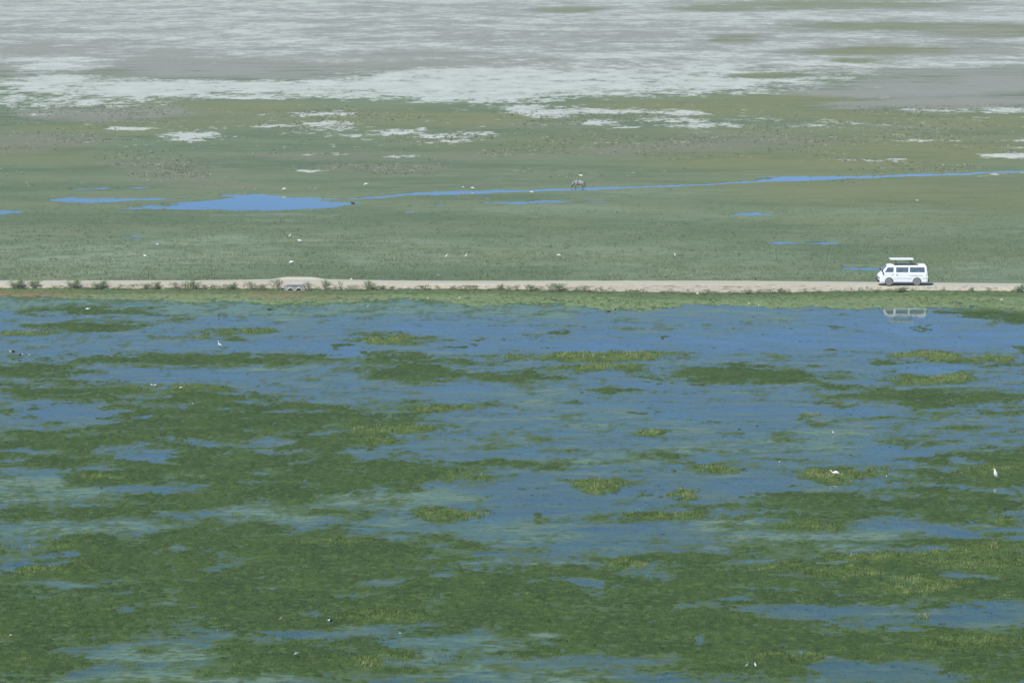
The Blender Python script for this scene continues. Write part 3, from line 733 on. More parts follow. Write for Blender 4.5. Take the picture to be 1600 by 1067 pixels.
def boxes(name, lst, mat, parent=None, bevel=0.0, seg=2):
    bm = bmesh.new()
    for b in lst:
        box_bm(bm, *b)
    bmesh.ops.recalc_face_normals(bm, faces=bm.faces)
    if bevel:
        bmesh.ops.bevel(bm, geom=list(bm.edges), offset=bevel, segments=seg, affect='EDGES', profile=.6)
    return bm_obj(name, bm, mat, parent)

def tube_bm(bm, pts, rad, n=8, squash=1.0):
    """closed tapered tube through pts with a radius at each point"""
    rings = []
    pts = [Vector(p) for p in pts]
    for i, p in enumerate(pts):
        d = (pts[min(i + 1, len(pts) - 1)] - pts[max(i - 1, 0)]).normalized()
        a = Vector((0, 1, 0)) if abs(d.y) < .9 else Vector((1, 0, 0))
        s = d.cross(a).normalized(); u = s.cross(d).normalized()
        rings.append([bm.verts.new(p + (s * math.cos(t) + u * math.sin(t) * squash) * rad[i]) for t in [2 * math.pi * k / n for k in range(n)]])
    for a, b in zip(rings, rings[1:]):
        for k in range(n):
            bm.faces.new((a[k], a[(k + 1) % n], b[(k + 1) % n], b[k]))
    bm.faces.new(rings[0][::-1]); bm.faces.new(rings[-1])

def tubes(name, lst, mat, parent=None, n=8, smooth=True, squash=1.0):
    bm = bmesh.new()
    for pts, rad in lst:
        tube_bm(bm, pts, rad, n, squash)
    bmesh.ops.recalc_face_normals(bm, faces=bm.faces)
    return bm_obj(name, bm, mat, parent, smooth)

def lathe(name, prof, mat, parent=None, n=28, axis='Y', smooth=True):
    """prof: (radius, offset along the axis)"""
    bm = bmesh.new(); rings = []
    for r, o in prof:
        ring = []
        for k in range(n):
            t = 2 * math.pi * k / n
            c, s = r * math.cos(t), r * math.sin(t)
            ring.append(bm.verts.new((c, o, s) if axis == 'Y' else (c, s, o)))
        rings.append(ring)
    for a, b in zip(rings, rings[1:]):
        for k in range(n):
            bm.faces.new((a[k], a[(k + 1) % n], b[(k + 1) % n], b[k]))
    bm.faces.new(rings[0][::-1]); bm.faces.new(rings[-1])
    bmesh.ops.recalc_face_normals(bm, faces=bm.faces)
    return bm_obj(name, bm, mat, parent, smooth)

def bake(o):
    """apply a mesh object's modifiers"""
    dg = bpy.context.evaluated_depsgraph_get()
    me = bpy.data.meshes.new_from_object(o.evaluated_get(dg))
    o.modifiers.clear()
    old = o.data
    o.data = me
    bpy.data.meshes.remove(old)
    me.name = o.name
    return o

def cut(o, cutters, op='DIFFERENCE'):
    for c in cutters:
        m = o.modifiers.new("cut", 'BOOLEAN')
        m.operation = op; m.solver = 'EXACT'; m.object = c
    bpy.context.view_layer.update()
    bake(o)
    for c in cutters:
        me = c.data
        bpy.data.objects.remove(c); bpy.data.meshes.remove(me)

def skinned(name, joints, edges, mat, parent=None, root=0, sub=2):
    """one continuous body grown with the skin modifier round a skeleton: joints = [(x, y, z, radius)]"""
    me = bpy.data.meshes.new(name)
    me.from_pydata([j[:3] for j in joints], edges, [])
    o = bpy.data.objects.new(name, me); COL.objects.link(o)
    o.modifiers.new("skin", 'SKIN').use_smooth_shade = True
    lay = me.skin_vertices[0].data
    for i, j in enumerate(joints):
        r = j[3]
        lay[i].radius = r if isinstance(r, tuple) else (r, r)
        lay[i].use_root = (i == root)
    s = o.modifiers.new("sub", 'SUBSURF'); s.levels = sub; s.render_levels = sub
    bpy.context.view_layer.update()
    bake(o)
    o.data.materials.clear(); o.data.materials.append(mat)
    o.data.polygons.foreach_set("use_smooth", [True] * len(o.data.polygons))
    if parent:
        o.parent = parent
    return o

def copy_tree(o, parent=None):
    c = o.copy(); COL.objects.link(c); c.parent = parent
    for ch in [x for x in o.children]:
        copy_tree(ch, c)
    return c

# ---------------------------------------------------------------- the safari van
WHITE = simple("van_white_paint", (.86, .88, .88), .25, .03, 3.0)
WHITE2 = simple("van_roof_white", (.78, .80, .80), .4, .04, 5.0)
RUBBER = simple("dusty_rubber", (.21, .205, .19), .9, .2, 12.0)
RIM = simple("dusty_steel_rim", (.11, .115, .12), .5, .1, 14.0, Metallic=.4)
BLACKP = simple("black_plastic", (.035, .036, .04), .5, .1, 10.0)
GREYP = simple("grey_moulding", (.42, .44, .46), .5, .08, 10.0)
STEEL = simple("dark_steel_strut", (.06, .06, .065), .4, .1, 10.0, Metallic=.6)
SEATM = simple("teal_grey_seat_cloth", (.20, .30, .31), .9, .12, 10.0)
LAMP = simple("headlamp_lens", (.62, .66, .68), .08, .05, 10.0)
TAIL = simple("red_lamp_lens", (.22, .015, .012), .15, .1, 10.0)
AMBER = simple("amber_lamp_lens", (.55, .20, .03), .15, .1, 10.0)

def glass_material():
    m = NT("window_glass")
    fr = m.n("Fresnel"); fr.inputs["IOR"].default_value = 2.1
    tr = m.n("BsdfTransparent"); tr.inputs[0].default_value = (.86, .93, .93, 1)
    gl = m.n("BsdfGlossy"); gl.inputs["Roughness"].default_value = .04
    x = m.n("MixShader"); m.set(x.inputs[0], fr.outputs[0])
    m.set(x.inputs[1], tr.outputs[0]); m.set(x.inputs[2], gl.outputs[0])
    d = m.n("BsdfDiffuse"); m.set(d.inputs[0], (.42, .52, .53))        # mottled teal brightening the panes, painting in the light seen through them
    y = m.n("MixShader")
    m.set(y.inputs[0], m.math('ADD', .04, m.math('MULTIPLY', m.noise(m.n("TexCoord").outputs["Object"], 2.2, 3), .22)))
    m.set(y.inputs[1], x.outputs[0]); m.set(y.inputs[2], d.outputs[0])
    return m.done(y.outputs[0])
GLASS = glass_material()

ST = [  # stations of the van body: x from the nose, floor, top
    (.03, .46, .84), (.06, .36, .95), (.13, .30, 1.03), (.30, .29, 1.19), (.42, .29, 1.33), (.60, .29, 1.60), (.77, .29, 1.80), (.90, .29, 1.855), (1.15, .29, 1.875),
    (2.0, .29, 1.885), (3.0, .29, 1.89), (4.0, .29, 1.885), (4.40, .29, 1.875), (4.50, .30, 1.83), (4.57, .31, 1.45), (4.61, .32, 1.06), (4.635, .36, .95)]

def van_loft(name, inset, mat, parent=None):
    bm = bmesh.new(); rings = []
    for i, (x, zb, zt) in enumerate(ST):
        x = 2.3 + (x - 2.3) * (1 - inset / 2.3)
        zb += inset; zt -= inset * (1.3 if zt > 1.3 else 1.0)
        w = (.845 if .25 < x < 4.55 else .80) - inset
        if x < .08: w = .74 - inset
        wt = w - .115 * max(0, min(1, (zt - 1.0) / .9))
        belt = min(1.08, zb + .62 * (zt - zb))
        sh = zt - min(.14, .22 * (zt - belt))
        half = [(w * .95, zb), (w, zb + .10), (w + .004, zb + .5 * (belt - zb)), (w, belt), (wt + .35 * (w - wt), belt + .6 * (sh - belt)), (wt, sh), (wt - .06, zt - .025), (wt - .20, zt), (.25, zt + .012)]
        pts = [(-y, z) for y, z in half] + [(y, z) for y, z in half[::-1]]
        rings.append([bm.verts.new((x, y, z)) for y, z in pts])
    n = len(rings[0])
    for a, b in zip(rings, rings[1:]):
        for k in range(n):
            bm.faces.new((a[k], a[(k + 1) % n], b[(k + 1) % n], b[k]))
    bm.faces.new(rings[0][::-1]); bm.faces.new(rings[-1])
    bmesh.ops.recalc_face_normals(bm, faces=bm.faces)
    return bm_obj(name, bm, mat, parent)

WIN = [  # side windows: corners (x, z), front one follows the windscreen pillar
    [(.60, 1.25), (1.42, 1.25), (1.42, 1.70), (.88, 1.70)],
    [(1.66, 1.24), (2.80, 1.24), (2.80, 1.71), (1.66, 1.71)],
    [(2.94, 1.24), (4.36, 1.24), (4.30, 1.71), (2.94, 1.71)]]

def prism(name, pts, y0, y1, mat=None, parent=None, bevel=0.0):
    bm = bmesh.new()
    a = [bm.verts.new((x, y0, z)) for x, z in pts]; b = [bm.verts.new((x, y1, z)) for x, z in pts]
    bm.faces.new(a); bm.faces.new(b[::-1])
    n = len(pts)
    for k in range(n):
        bm.faces.new((a[k], b[k], b[(k + 1) % n], a[(k + 1) % n]))
    bmesh.ops.recalc_face_normals(bm, faces=bm.faces)
    if bevel:
        bmesh.ops.bevel(bm, geom=list(bm.edges), offset=bevel, segments=2, affect='EDGES')
    return bm_obj(name, bm, mat, parent)

def sidew(z):
    """half width of the van side at height z"""
    return .845 - .115 * .92 * max(0, min(1, (z - 1.08) / .75)) * .8

def build_van(loc, rz):
    root = empty("safari_van", loc, rz)
    tag(root, "white safari minivan with its roof panel raised, driving on the dirt road", "van")
    def P(o):
        o.parent = root
        return o
    body = van_loft("body", 0.0, WHITE)
    inner = van_loft("inner", 0.05, WHITE)
    cutters = [inner]
    for w in WIN:
        cutters.append(prism("c", w, -1.2, 1.2))
    cutters.append(prism("c", [(.30, 1.30), (.42, 1.27), (.86, 1.80), (.74, 1.86)], -.66, .66))
    cutters.append(prism("c", [(4.40, 1.30), (4.9, 1.30), (4.9, 1.74), (4.40, 1.74)], -.62, .62))
    cutters.append(boxes("c", [(1.58, 3.68, -.52, .52, 1.78, 2.2)], None))
    cut(body, cutters)
    arch = []
    for x in (1.02, 3.62):
        for s in (-1, 1):
            bm = bmesh.new()
            bmesh.ops.create_cone(bm, cap_ends=True, segments=32, radius1=.41, radius2=.41, depth=.5, matrix=Matrix.Translation((x, s * .85, .36)) @ Matrix.Rotation(R(90), 4, 'X'))
            arch.append(bm_obj("c", bm))
    cut(body, arch)
    P(body)
    # floor and wheel boxes keep daylight out of the cabin
    boxes("floor_pan", [(.25, 4.55, -.60, .60, .36, .42), (.6, 1.45, -.78, .78, .78, .82), (3.2, 4.05, -.78, .78, .78, .82)], BLACKP, root)
    # windows
    for w in WIN:
        for s in (-1, 1):
            bm = bmesh.new()
            lo, hi = sidew(1.25) - .016, sidew(1.71) - .022
            va = [bm.verts.new((x, s * (lo if z < 1.5 else hi), z)) for x, z in w]
            vb = [bm.verts.new((x, s * ((lo if z < 1.5 else hi) - .006), z)) for x, z in w]
            bm.faces.new(va); bm.faces.new(vb[::-1])
            for k in range(4):
                bm.faces.new((va[k], vb[k], vb[(k + 1) % 4], va[(k + 1) % 4]))
            bmesh.ops.recalc_face_normals(bm, faces=bm.faces)
            g = bm_obj("window", bm, GLASS, root)
            # the sliding panes' middle bar
            if w[0][0] > 1.5:
                mx = (w[0][0] + w[1][0]) / 2
                boxes("frame", [(mx - .016, mx + .016, s * (hi + .002) - .012, s * (hi + .002) + .012, 1.24, 1.71)], BLACKP, g)
    prism("windscreen", [(.395, 1.285), (.405, 1.280), (.795, 1.822), (.785, 1.828)], -.655, .655, GLASS, root)
    prism("rear_window", [(4.545, 1.31), (4.555, 1.31), (4.50, 1.73), (4.49, 1.73)], -.61, .61, GLASS, root)
    # doors (front pair, proud of the side by a few millimetres) with handles
    for s in (-1, 1):
        d = prism("door", [(.48, .74), (.60, .80), (1.10, .84), (1.44, .80), (1.46, 1.20), (.56, 1.20)], s * .838, s * .852, WHITE, root, .004)
        boxes("handle", [(1.26, 1.40, s * .86 - .012, s * .86 + .012, 1.04, 1.075)], BLACKP, d, .006)
    d = prism("door", [(1.64, .40), (2.84, .40), (2.84, 1.20), (1.64, 1.20)], -.838, -.8525, WHITE, root, .004)
    boxes("handle", [(1.70, 1.78, -.874, -.85, .95, 1.07)], BLACKP, d, .006)
    d = prism("door", [(4.60, .42), (4.655, .42), (4.62, 1.24), (4.585, 1.24)], -.66, .66, WHITE, root, .004)
    boxes("handle", [(4.62, 4.665, -.10, .10, .98, 1.03)], BLACKP, d, .006)
    # side mouldings
    for s in (-1, 1):
        for x0, x1, z0 in ((1.48, 3.18, .665), (4.04, 4.58, .665), (2.92, 4.10, .935)):
            boxes("side_moulding", [(x0, x1, s * .858 - .010, s * .858 + .010, z0, z0 + .035)], GREYP, root, .004)
    # front and rear ends
    boxes("front_bumper", [(-.06, .16, -.80, .80, .34, .55)], BLACKP, root, .04)
    boxes("rear_bumper", [(4.60, 4.76, -.80, .80, .36, .58)], BLACKP, root, .04)
    boxes("grille", [(-.01, .06, -.46, .46, .66, .80)], BLACKP, root, .01)
    for s in (-1, 1):
        h = boxes("headlight", [(.0, .14, s * .62 - .14, s * .62 + .14, .66, .84)], LAMP, root, .02)
        boxes("indicator", [(.02, .17, s * .775 - .03, s * .775 + .03, .66, .82)], AMBER, h, .01)
        boxes("tail_light", [(4.585, 4.655, s * .73 - .06, s * .73 + .06, .62, 1.06)], TAIL, root, .015)
        mr = boxes("mirror", [(.30, .40, s * .98 - .09, s * .98 + .09, 1.27, 1.50)], BLACKP, root, .02)
        tubes("mirror_arm", [([(.46, s * .80, 1.22), (.38, s * .93, 1.30)], [.018, .018])], BLACKP, mr)
    # wheels
    for x in (1.02, 3.62):
        for s in (-1, 1):
            w = empty("wheel", (x, s * .735, .352)); P(w)
            lathe("tyre", [(.215, -.095), (.30, -.10), (.335, -.092), (.352, -.06), (.352, .06), (.335, .092), (.30, .10), (.215, .095)], RUBBER, w)
            lathe("rim", [(.05, s * .088), (.11, s * .080), (.13, s * .055), (.19, s * .060), (.215, s * .095), (.222, s * .093), (.222, 0), (.05, 0)], RIM, w)
    for x in (1.45, 4.05):
        for s in (-1, 1):
            boxes("mud_flap", [(x - .01, x + .01, s * .71 - .11, s * .71 + .11, .18, .50)], BLACKP, root)
    boxes("underbody", [(1.5, 3.2, -.58, .58, .20, .355), (4.05, 4.5, -.5, .5, .24, .355)], BLACKP, root, .02)
    # roof: hatch rim, fixed caps, raised panel on struts
    boxes("hatch_rim", [(1.52, 1.59, -.60, .60, 1.885, 1.925), (3.67, 3.74, -.60, .60, 1.885, 1.925), (1.59, 3.67, -.60, -.53, 1.885, 1.925), (1.59, 3.67, .53, .60, 1.885, 1.925)], STEEL, root)
    boxes("roof_cap", [(.92, 1.50, -.56, .56, 1.85, 1.955)], WHITE2, root, .03)
    boxes("roof_cap", [(3.76, 4.42, -.56, .56, 1.86, 1.955)], WHITE2, root, .03)
    pan = boxes("roof_panel", [(1.12, 3.32, -.62, .62, 2.40, 2.50)], WHITE2, root, .025)
    for s in (-1, 1):
        boxes("panel_edge", [(1.15, 3.29, s * .628 - .007, s * .628 + .007, 2.385, 2.42)], WHITE2, pan)
    for x0, x1 in ((1.74, 1.66), (3.18, 3.02)):
        for s in (-1, 1):
            tubes("strut", [([(x0, s * .565, 1.93), (x1, s * .55, 2.42)], [.022, .022])], STEEL, root)
    tubes("aerial", [([(.95, -.62, 1.86), (1.12, -.64, 2.45)], [.006, .004])], STEEL, root, 5)
    # seats
    for x, ys_ in ((1.25, (-.42, .42)), (2.1, (-.45, .45)), (2.75, (-.45, .45)), (3.4, (-.45, .45)), (4.1, (-.45, 0, .45))):
        for y in ys_:
            st = boxes("seat", [(x - .42, x + .06, y - .22, y + .22, .72, .86)], SEATM, root, .04)
            boxes("backrest", [(x, x + .11, y - .22, y + .22, .84, 1.27)], SEATM, st, .04)
            boxes("headrest", [(x + .01, x + .09, y - .12, y + .12, 1.28, 1.40)], SEATM, st, .03)
            boxes("seat_base", [(x - .36, x + .02, y - .18, y + .18, .42, .73)], BLACKP, st)
    boxes("dashboard", [(.34, .62, -.70, .70, .88, 1.16)], BLACKP, root, .04)
    lathe("steering_wheel", [(.17, -.012), (.19, -.012), (.19, .012), (.17, .012)], BLACKP, root, 20, 'Z').matrix_local = Matrix.Translation((.74, .42, 1.16)) @ Matrix.Rotation(R(-35), 4, 'Y')
    return root

def build_person(vroot, x, y, shirt, label, skin=(.10, .055, .035), hair=(.012, .010, .009), wheel=False):
    """seated figure facing the nose of the van (-x)"""
    root = empty("person", vroot.matrix_world @ Vector((x, y, .86)), vroot.rotation_euler.z)
    tag(root, label, "person")
    hip, J, E = 0, [], []
    def j(px_, py_, pz, r):
        J.append((px_, py_, pz, r)); return len(J) - 1
    def e(*ids):
        for a, b in zip(ids, ids[1:]):
            E.append((a, b))
    hip = j(-.12, 0, .09, (.15, .12))
    waist = j(-.09, 0, .25, (.135, .11)); chest = j(-.06, 0, .42, (.155, .12)); neckb = j(-.07, 0, .54, (.085, .08))
    neck = j(-.09, 0, .61, (.052, .052)); head0 = j(-.11, 0, .67, (.070, .082)); head = j(-.115, 0, .75, (.078, .095)); top = j(-.105, 0, .83, (.060, .075))
    nose = j(-.222, 0, .735, (.014, .014))
    e(hip, waist, chest, neckb, neck, head0, head, top); e(head, nose)
    parts = {'shirt': [], 'skin': []}
    for s in (-1, 1):
        sh = j(-.06, s * .19, .50, .062); el = j(-.13 if not wheel else -.20, s * .24, .24, .045)
        wr = j(-.36 if not wheel else -.46, s * .14, .16 if not wheel else .34, .030); pm = j(wr and J[wr][0] - .06, s * .13, J[wr][2] - .005, .032)
        e(neckb, sh, el, wr, pm)
        for k in range(4):
            f1 = j(J[pm][0] - .045, s * .13 + (k - 1.5) * .021, J[pm][2] - .012, .0095)
            f2 = j(J[pm][0] - .075 - .008 * (k in (1, 2)), s * .13 + (k - 1.5) * .022, J[pm][2] - .034, .008)
            e(pm, f1, f2)
        th = j(J[pm][0] + .005, s * .13 - s * .048, J[pm][2] - .008, .0105); th2 = j(J[pm][0] - .03, s * .13 - s * .06, J[pm][2] - .02, .009)
        e(pm, th, th2)
        hp = j(-.14, s * .10, .07, .088); kn = j(-.52, s * .11, .10, .062); an = j(-.60, s * .11, -.30, .042); ft = j(-.72, s * .115, -.34, .035)
        e(hip, hp, kn, an, ft)
        ear = j(-.095, s * .088, .745, (.016, .022)); e(head, ear)
    mat = NT("person_skin_and_clothes")
    tc = mat.n("TexCoord").outputs["Object"]
    sx = mat.n("SeparateXYZ"); mat.set(sx.inputs[0], tc)
    zz, xx = sx.outputs[2], sx.outputs[0]
    c = mat.mix(mat.step(zz, .585, .595), shirt, skin)
    fore = mat.math('MULTIPLY', mat.step(xx, -.235, -.255), mat.step(zz, .135, .145))
    c = mat.mix(fore, c, skin)
    leg = mat.math('SUBTRACT', 1.0, mat.step(zz, .165, .175))
    leg = mat.math('MULTIPLY', leg, mat.math('SUBTRACT', 1.0, mat.math('MULTIPLY', mat.step(xx, -.33, -.35), mat.step(zz, .128, .14))))
    c = mat.mix(leg, c, (.06, .065, .075))
    m = mat.done(mat.principled(c, .75).outputs[0])
    b = skinned("body", J, E, m, root, hip, 1)
    bm = bmesh.new()
    bmesh.ops.create_uvsphere(bm, u_segments=16, v_segments=10, radius=1)
    for v in bm.verts:
        v.co = Vector((v.co.x * .098 - .092, v.co.y * .088, max(v.co.z, -.15) * .105 + .785))
    bm_obj("hair", bm, simple("dark_hair", hair, .8, .2, 30), root, True)
    for s in (-1, 1):
        bm = bmesh.new(); bmesh.ops.create_uvsphere(bm, u_segments=8, v_segments=6, radius=.011, matrix=Matrix.Translation((-.200, s * .034, .765)))
        bm_obj("eye", bm, simple("eye", (.03, .02, .02), .2), root, True)
    boxes("mouth", [(-.208, -.196, -.024, .024, .688, .694)], simple("lips", (.16, .07, .06), .6), root)
    return root

VX, VY, _ = at(1411.5, 446.3, ROAD_Z + .05)
VAN_LOC = Vector((float(VX) - 2.35, float(VY) + .0, ROAD_Z + .045))
van = build_van((VAN_LOC.x, VAN_LOC.y + .84, VAN_LOC.z), R(0.4))
bpy.context.view_layer.update()
build_person(van, 1.25, .42, (.10, .10, .30), "person in a purple blue shirt at the wheel of the white van", wheel=True)
build_person(van, 3.30, -.45, (.62, .22, .25), "person in a pink red shirt at the van's rear side window", skin=(.36, .22, .16), hair=(.05, .03, .02))
build_person(van, 4.05, -.45, (.55, .66, .72), "person in a pale blue white shirt on the rearmost van seat", skin=(.36, .22, .16), hair=(.12, .09, .05))

# ---------------------------------------------------------------- the culvert under the road
def build_culvert():
    X0, Y0, _ = at(460.5, 454, .05)
    X0 = float(X0); yf, yt = road_lines(np.array([X0]))
    Y0 = float(yt[0]) - .12
    root = empty("culvert", (X0, Y0, 0))
    tag(root, "grey stone culvert headwall with two round openings under the road", "culvert")
    m = NT("rubble_stone")
    tc = m.n("TexCoord").outputs["Object"]
    v = m.n("TexVoronoi"); v.feature = 'DISTANCE_TO_EDGE'; v.inputs["Scale"].default_value = 6.5; m.set(v.inputs["Vector"], tc)
    v2 = m.n("TexVoronoi"); v2.inputs["Scale"].default_value = 6.5; m.set(v2.inputs["Vector"], tc)
    c = m.mix(v2.outputs["Color"], (.20, .19, .18), (.42, .40, .38))
    hs = m.n("HueSaturation"); hs.inputs["Saturation"].default_value = .12; m.set(hs.inputs["Color"], c)
    c = m.mix(m.step(v.outputs["Distance"], .02, .07), (.13, .12, .11), hs.outputs[0])
    stone = m.done(m.principled(c, .9).outputs[0])
    conc = simple("pale_concrete", (.45, .45, .42), .9, .15, 7)
    w = prism("headwall", [(-.98, -.25), (.98, -.25), (.98, .54), (.70, .60), (-.60, .60), (-.98, .50)], 0, .7, stone)
    cs = []
    for s in (-.38, .40):
        bm = bmesh.new()
        bmesh.ops.create_cone(bm, cap_ends=True, segments=24, radius1=.29, radius2=.29, depth=.9, matrix=Matrix.Translation((s, .10, .03)) @ Matrix.Rotation(R(90), 4, 'X'))
        cs.append(bm_obj("c", bm))
    cut(w, cs)
    w.parent = root
    for s in (-.38, .40):
        r = lathe("pipe_rim", [(.265, -.02), (.34, -.04), (.34, .02), (.265, .5)], conc, root, 24)
        r.data.update()
        # hollow ring: drop the end caps
        bm = bmesh.new(); bm.from_mesh(r.data)
        bmesh.ops.delete(bm, geom=[f for f in bm.faces if len(f.verts) > 4], context='FACES')
        bm.to_mesh(r.data); bm.free()
        r.location = (s, 0, .03)
    boxes("coping", [(-.72, .82, -.05, .62, .601, .66)], conc, root, .015)
    return root
build_culvert()

# ---------------------------------------------------------------- shrubs along the bank
BARK = simple("shrub_bark", (.30, .27, .20), .9, .2, 20)
def leaf_material(name, a, b, d):
    m = NT(name)
    p = m.pos()
    n = m.noise(p, 5, 3, .6)
    ob = m.n("ObjectInfo").outputs["Random"]
    c = m.mix(m.step(n, .35, .65), a, b)
    c = m.mix(m.math('MULTIPLY', ob, .45), c, d)
    up = m.n("VectorMath", operation='MULTIPLY_ADD')
    m.set(up.inputs[0], m.n("NewGeometry").outputs["Normal"])
    up.inputs[1].default_value = (.7, .7, .7); up.inputs[2].default_value = (0, 0, .8)
    nn = m.n("VectorMath", operation='NORMALIZE'); m.set(nn.inputs[0], up.outputs[0])
    df = m.n("BsdfDiffuse"); m.set(df.inputs[0], c)
    m.set(df.inputs["Normal"], nn.outputs[0])
    tl = m.n("BsdfTranslucent"); m.set(tl.inputs[0], c)
    x = m.n("MixShader"); x.inputs[0].default_value = .3
    m.set(x.inputs[1], df.outputs[0]); m.set(x.inputs[2], tl.outputs[0])
    return m.done(x.outputs[0])
LEAF = leaf_material("shrub_leaves", (.17, .24, .10), (.25, .32, .15), (.28, .31, .17))
LEAFDRY = leaf_material("dry_shrub_leaves", (.28, .28, .19), (.38, .37, .26), (.25, .29, .17))

def shrub_proto(seed, leaves, nst, mat, dens=1.0):
    """unit shrub, one metre wide and about 0.6 m tall: arching stems with leaf clusters along and beyond them"""
    rg = random.Random(seed)
    root = empty("shrub", (0, 0, 0))
    bm = bmesh.new(); tips = []
    for i in range(nst):
        a = rg.uniform(0, 2 * math.pi); out = rg.uniform(.1, .46); up = rg.uniform(.30, .66) * (1.05 - .6 * out)
        b0 = Vector((rg.uniform(-.12, .12), rg.uniform(-.1, .1), -.04))
        p1 = b0 + Vector((math.cos(a) * out * .4, math.sin(a) * out * .4, up * .65)); p2 = b0 + Vector((math.cos(a) * out, math.sin(a) * out, up))
        tube_bm(bm, [b0, p1, p2], [.014, .010, .004], 5)
        for k in range(5):
            t = k / 4
            tips.append((p1.lerp(p2, t), .05 + .07 * rg.random()))
        for k in range(2):
            q = p1.lerp(p2, rg.random()); d = Vector((rg.uniform(-1, 1), rg.uniform(-1, 1), rg.uniform(.1, 1))) * .14
            tube_bm(bm, [q, q + d], [.006, .003], 4); tips.append((q + d, .07))
    bm_obj("stem", bm, BARK, root)
    v, f = [], []
    for c, r in tips:
        for k in range(int(9 * dens)):
            o = Vector((rg.gauss(0, 1), rg.gauss(0, 1), rg.gauss(0, .8))) * r * .62
            p = c + o
            if p.z < 0: continue
            u = Vector((rg.uniform(-1, 1), rg.uniform(-1, 1), rg.uniform(-.6, 1))).normalized(); w = u.orthogonal().normalized()
            w = (Matrix.Rotation(rg.uniform(0, 6.28), 3, u) @ w) * rg.uniform(.010, .017); u = u * rg.uniform(.022, .05)
            i0 = len(v)
            v += [p - w, p + u * .5 - w * 1.3, p + u, p + u * .5 + w * 1.3]
            f.append((i0, i0 + 1, i0 + 2, i0 + 3))
    mesh_obj("foliage", v, f, mat, root)
    return root
PROTOS = [shrub_proto(1, 0, 22, LEAF), shrub_proto(2, 0, 16, LEAF), shrub_proto(3, 0, 12, LEAFDRY, .8), shrub_proto(5, 0, 9, LEAFDRY, .6)]
SHRUBS = [  # px centre, py foot, width px, height px, kind, label
    (24, 453.5, 27, 15, 0, "bushy green shrub at the road's far left end"), (51, 453.5, 24, 16, 1, "upright green shrub, second from the road's left end"),
    (113, 453.5, 25, 15, 0, "rounded green shrub, third from the road's left end"), (154, 454, 29, 14, 0, "wide grey green shrub, fourth from the road's left end"),
    (228, 453.5, 16, 10, 1, "small green shrub touching a taller one on the left bank"), (244, 453.5, 20, 13, 1, "taller of two touching shrubs on the left road bank"),
    (273, 453.5, 20, 11, 2, "low brownish shrub left of a wide leaning shrub"), (298, 454, 28, 16, 1, "wide leaning green shrub with a high right branch, left bank"),
    (320, 453, 16, 7, 2, "lowest dry shrub left of the culvert, beside bare bank"), (363, 453.5, 16, 11, 0, "small dark green shrub on bare pale bank left of the culvert"),
    (392, 453.5, 24, 12, 2, "dry brown shrub, third left of the stone culvert"), (409, 454, 16, 9, 1, "low green shrub, second left of the stone culvert"),
    (434, 454.5, 28, 18, 2, "large straggly brown shrub against the culvert's left side"), (482, 454.5, 16, 14, 2, "thin shrub standing against the culvert's right side"),
    (510, 451, 17, 14, 1, "dark green shrub on the upper bank right of the culvert"), (533, 450.5, 10, 13, 3, "narrow sparse shrub, third right of the culvert"),
    (552, 453.5, 14, 6, 3, "low dry shrub at the bank foot between two taller shrubs"), (577, 453, 24, 15, 1, "spreading shrub with forked top on the middle bank"),
    (598, 452.5, 10, 6, 0, "tiny dark shrub just right of the forked shrub"), (613, 452.5, 7, 5, 0, "smallest round dark shrub on bare middle bank"),
    (711, 454, 11, 5, 3, "lone dry sprig at the bank foot near the middle"), (782, 454, 11, 10, 0, "compact dark green shrub standing alone on the middle bank"),
    (808, 455, 13, 9, 2, "brownish shrub right of the compact dark one"), (828, 455.5, 16, 12, 1, "dense green shrub left of the widest middle shrub"),
    (869, 454, 31, 14, 1, "widest open shrub on the bank in the middle"), (913, 453.5, 22, 9, 2, "leaning brown shrub right of the widest middle shrub"),
    (950, 458, 9, 4, 0, "tiny shrub at the bank foot right of the middle"), (1166, 454, 15, 7, 0, "dark flat shrub alone on the pale bank right of the middle"),
    (1138, 460, 9, 6, 3, "small dry shrub at the bank foot below the flat shrub"), (1214, 451.5, 9, 6, 0, "little dark shrub beside a pale stone on the bank"),
    (1257, 453, 7, 4, 3, "tiny dry shrub between the little dark shrub and the van"), (1412, 459, 22, 9, 0, "low green shrub on the bank directly below the van"),
    (1374, 461, 14, 6, 1, "small shrub at the bank foot below the van's nose"), (1519, 456, 10, 9, 1, "small upright shrub on the bank right of the van"), (1598, 460, 20, 14, 0, "tall dark green shrub at the road's far right end"),
]
def place_shrubs():
    first = set()
    for i, (px, py, w, h, k, lab) in enumerate(SHRUBS):
        o = PROTOS[k] if k not in first else copy_tree(PROTOS[k])
        first.add(k)
        X, Y, d = at(px, py, .10)
        yf, yt = road_lines(np.array([float(X)]))
        mpp = float(d) / F
        yy = min(float(Y), float(yt[0]) + .9)
        yy = float(yt[0]) + max(-.6, (454.5 - py) * .18)
        z = .06 + max(0, yy - float(yt[0])) * .3
        o.location = (float(X), yy, z)
        o.scale = (w * mpp * 1.25, w * mpp * .9, h * mpp / .60)
        o.rotation_euler.z = rng.uniform(-.5, .5) if k != 1 else rng.uniform(0, 6.28)
        tag(o, lab, "shrub", "shrubs along the road bank")
place_shrubs()

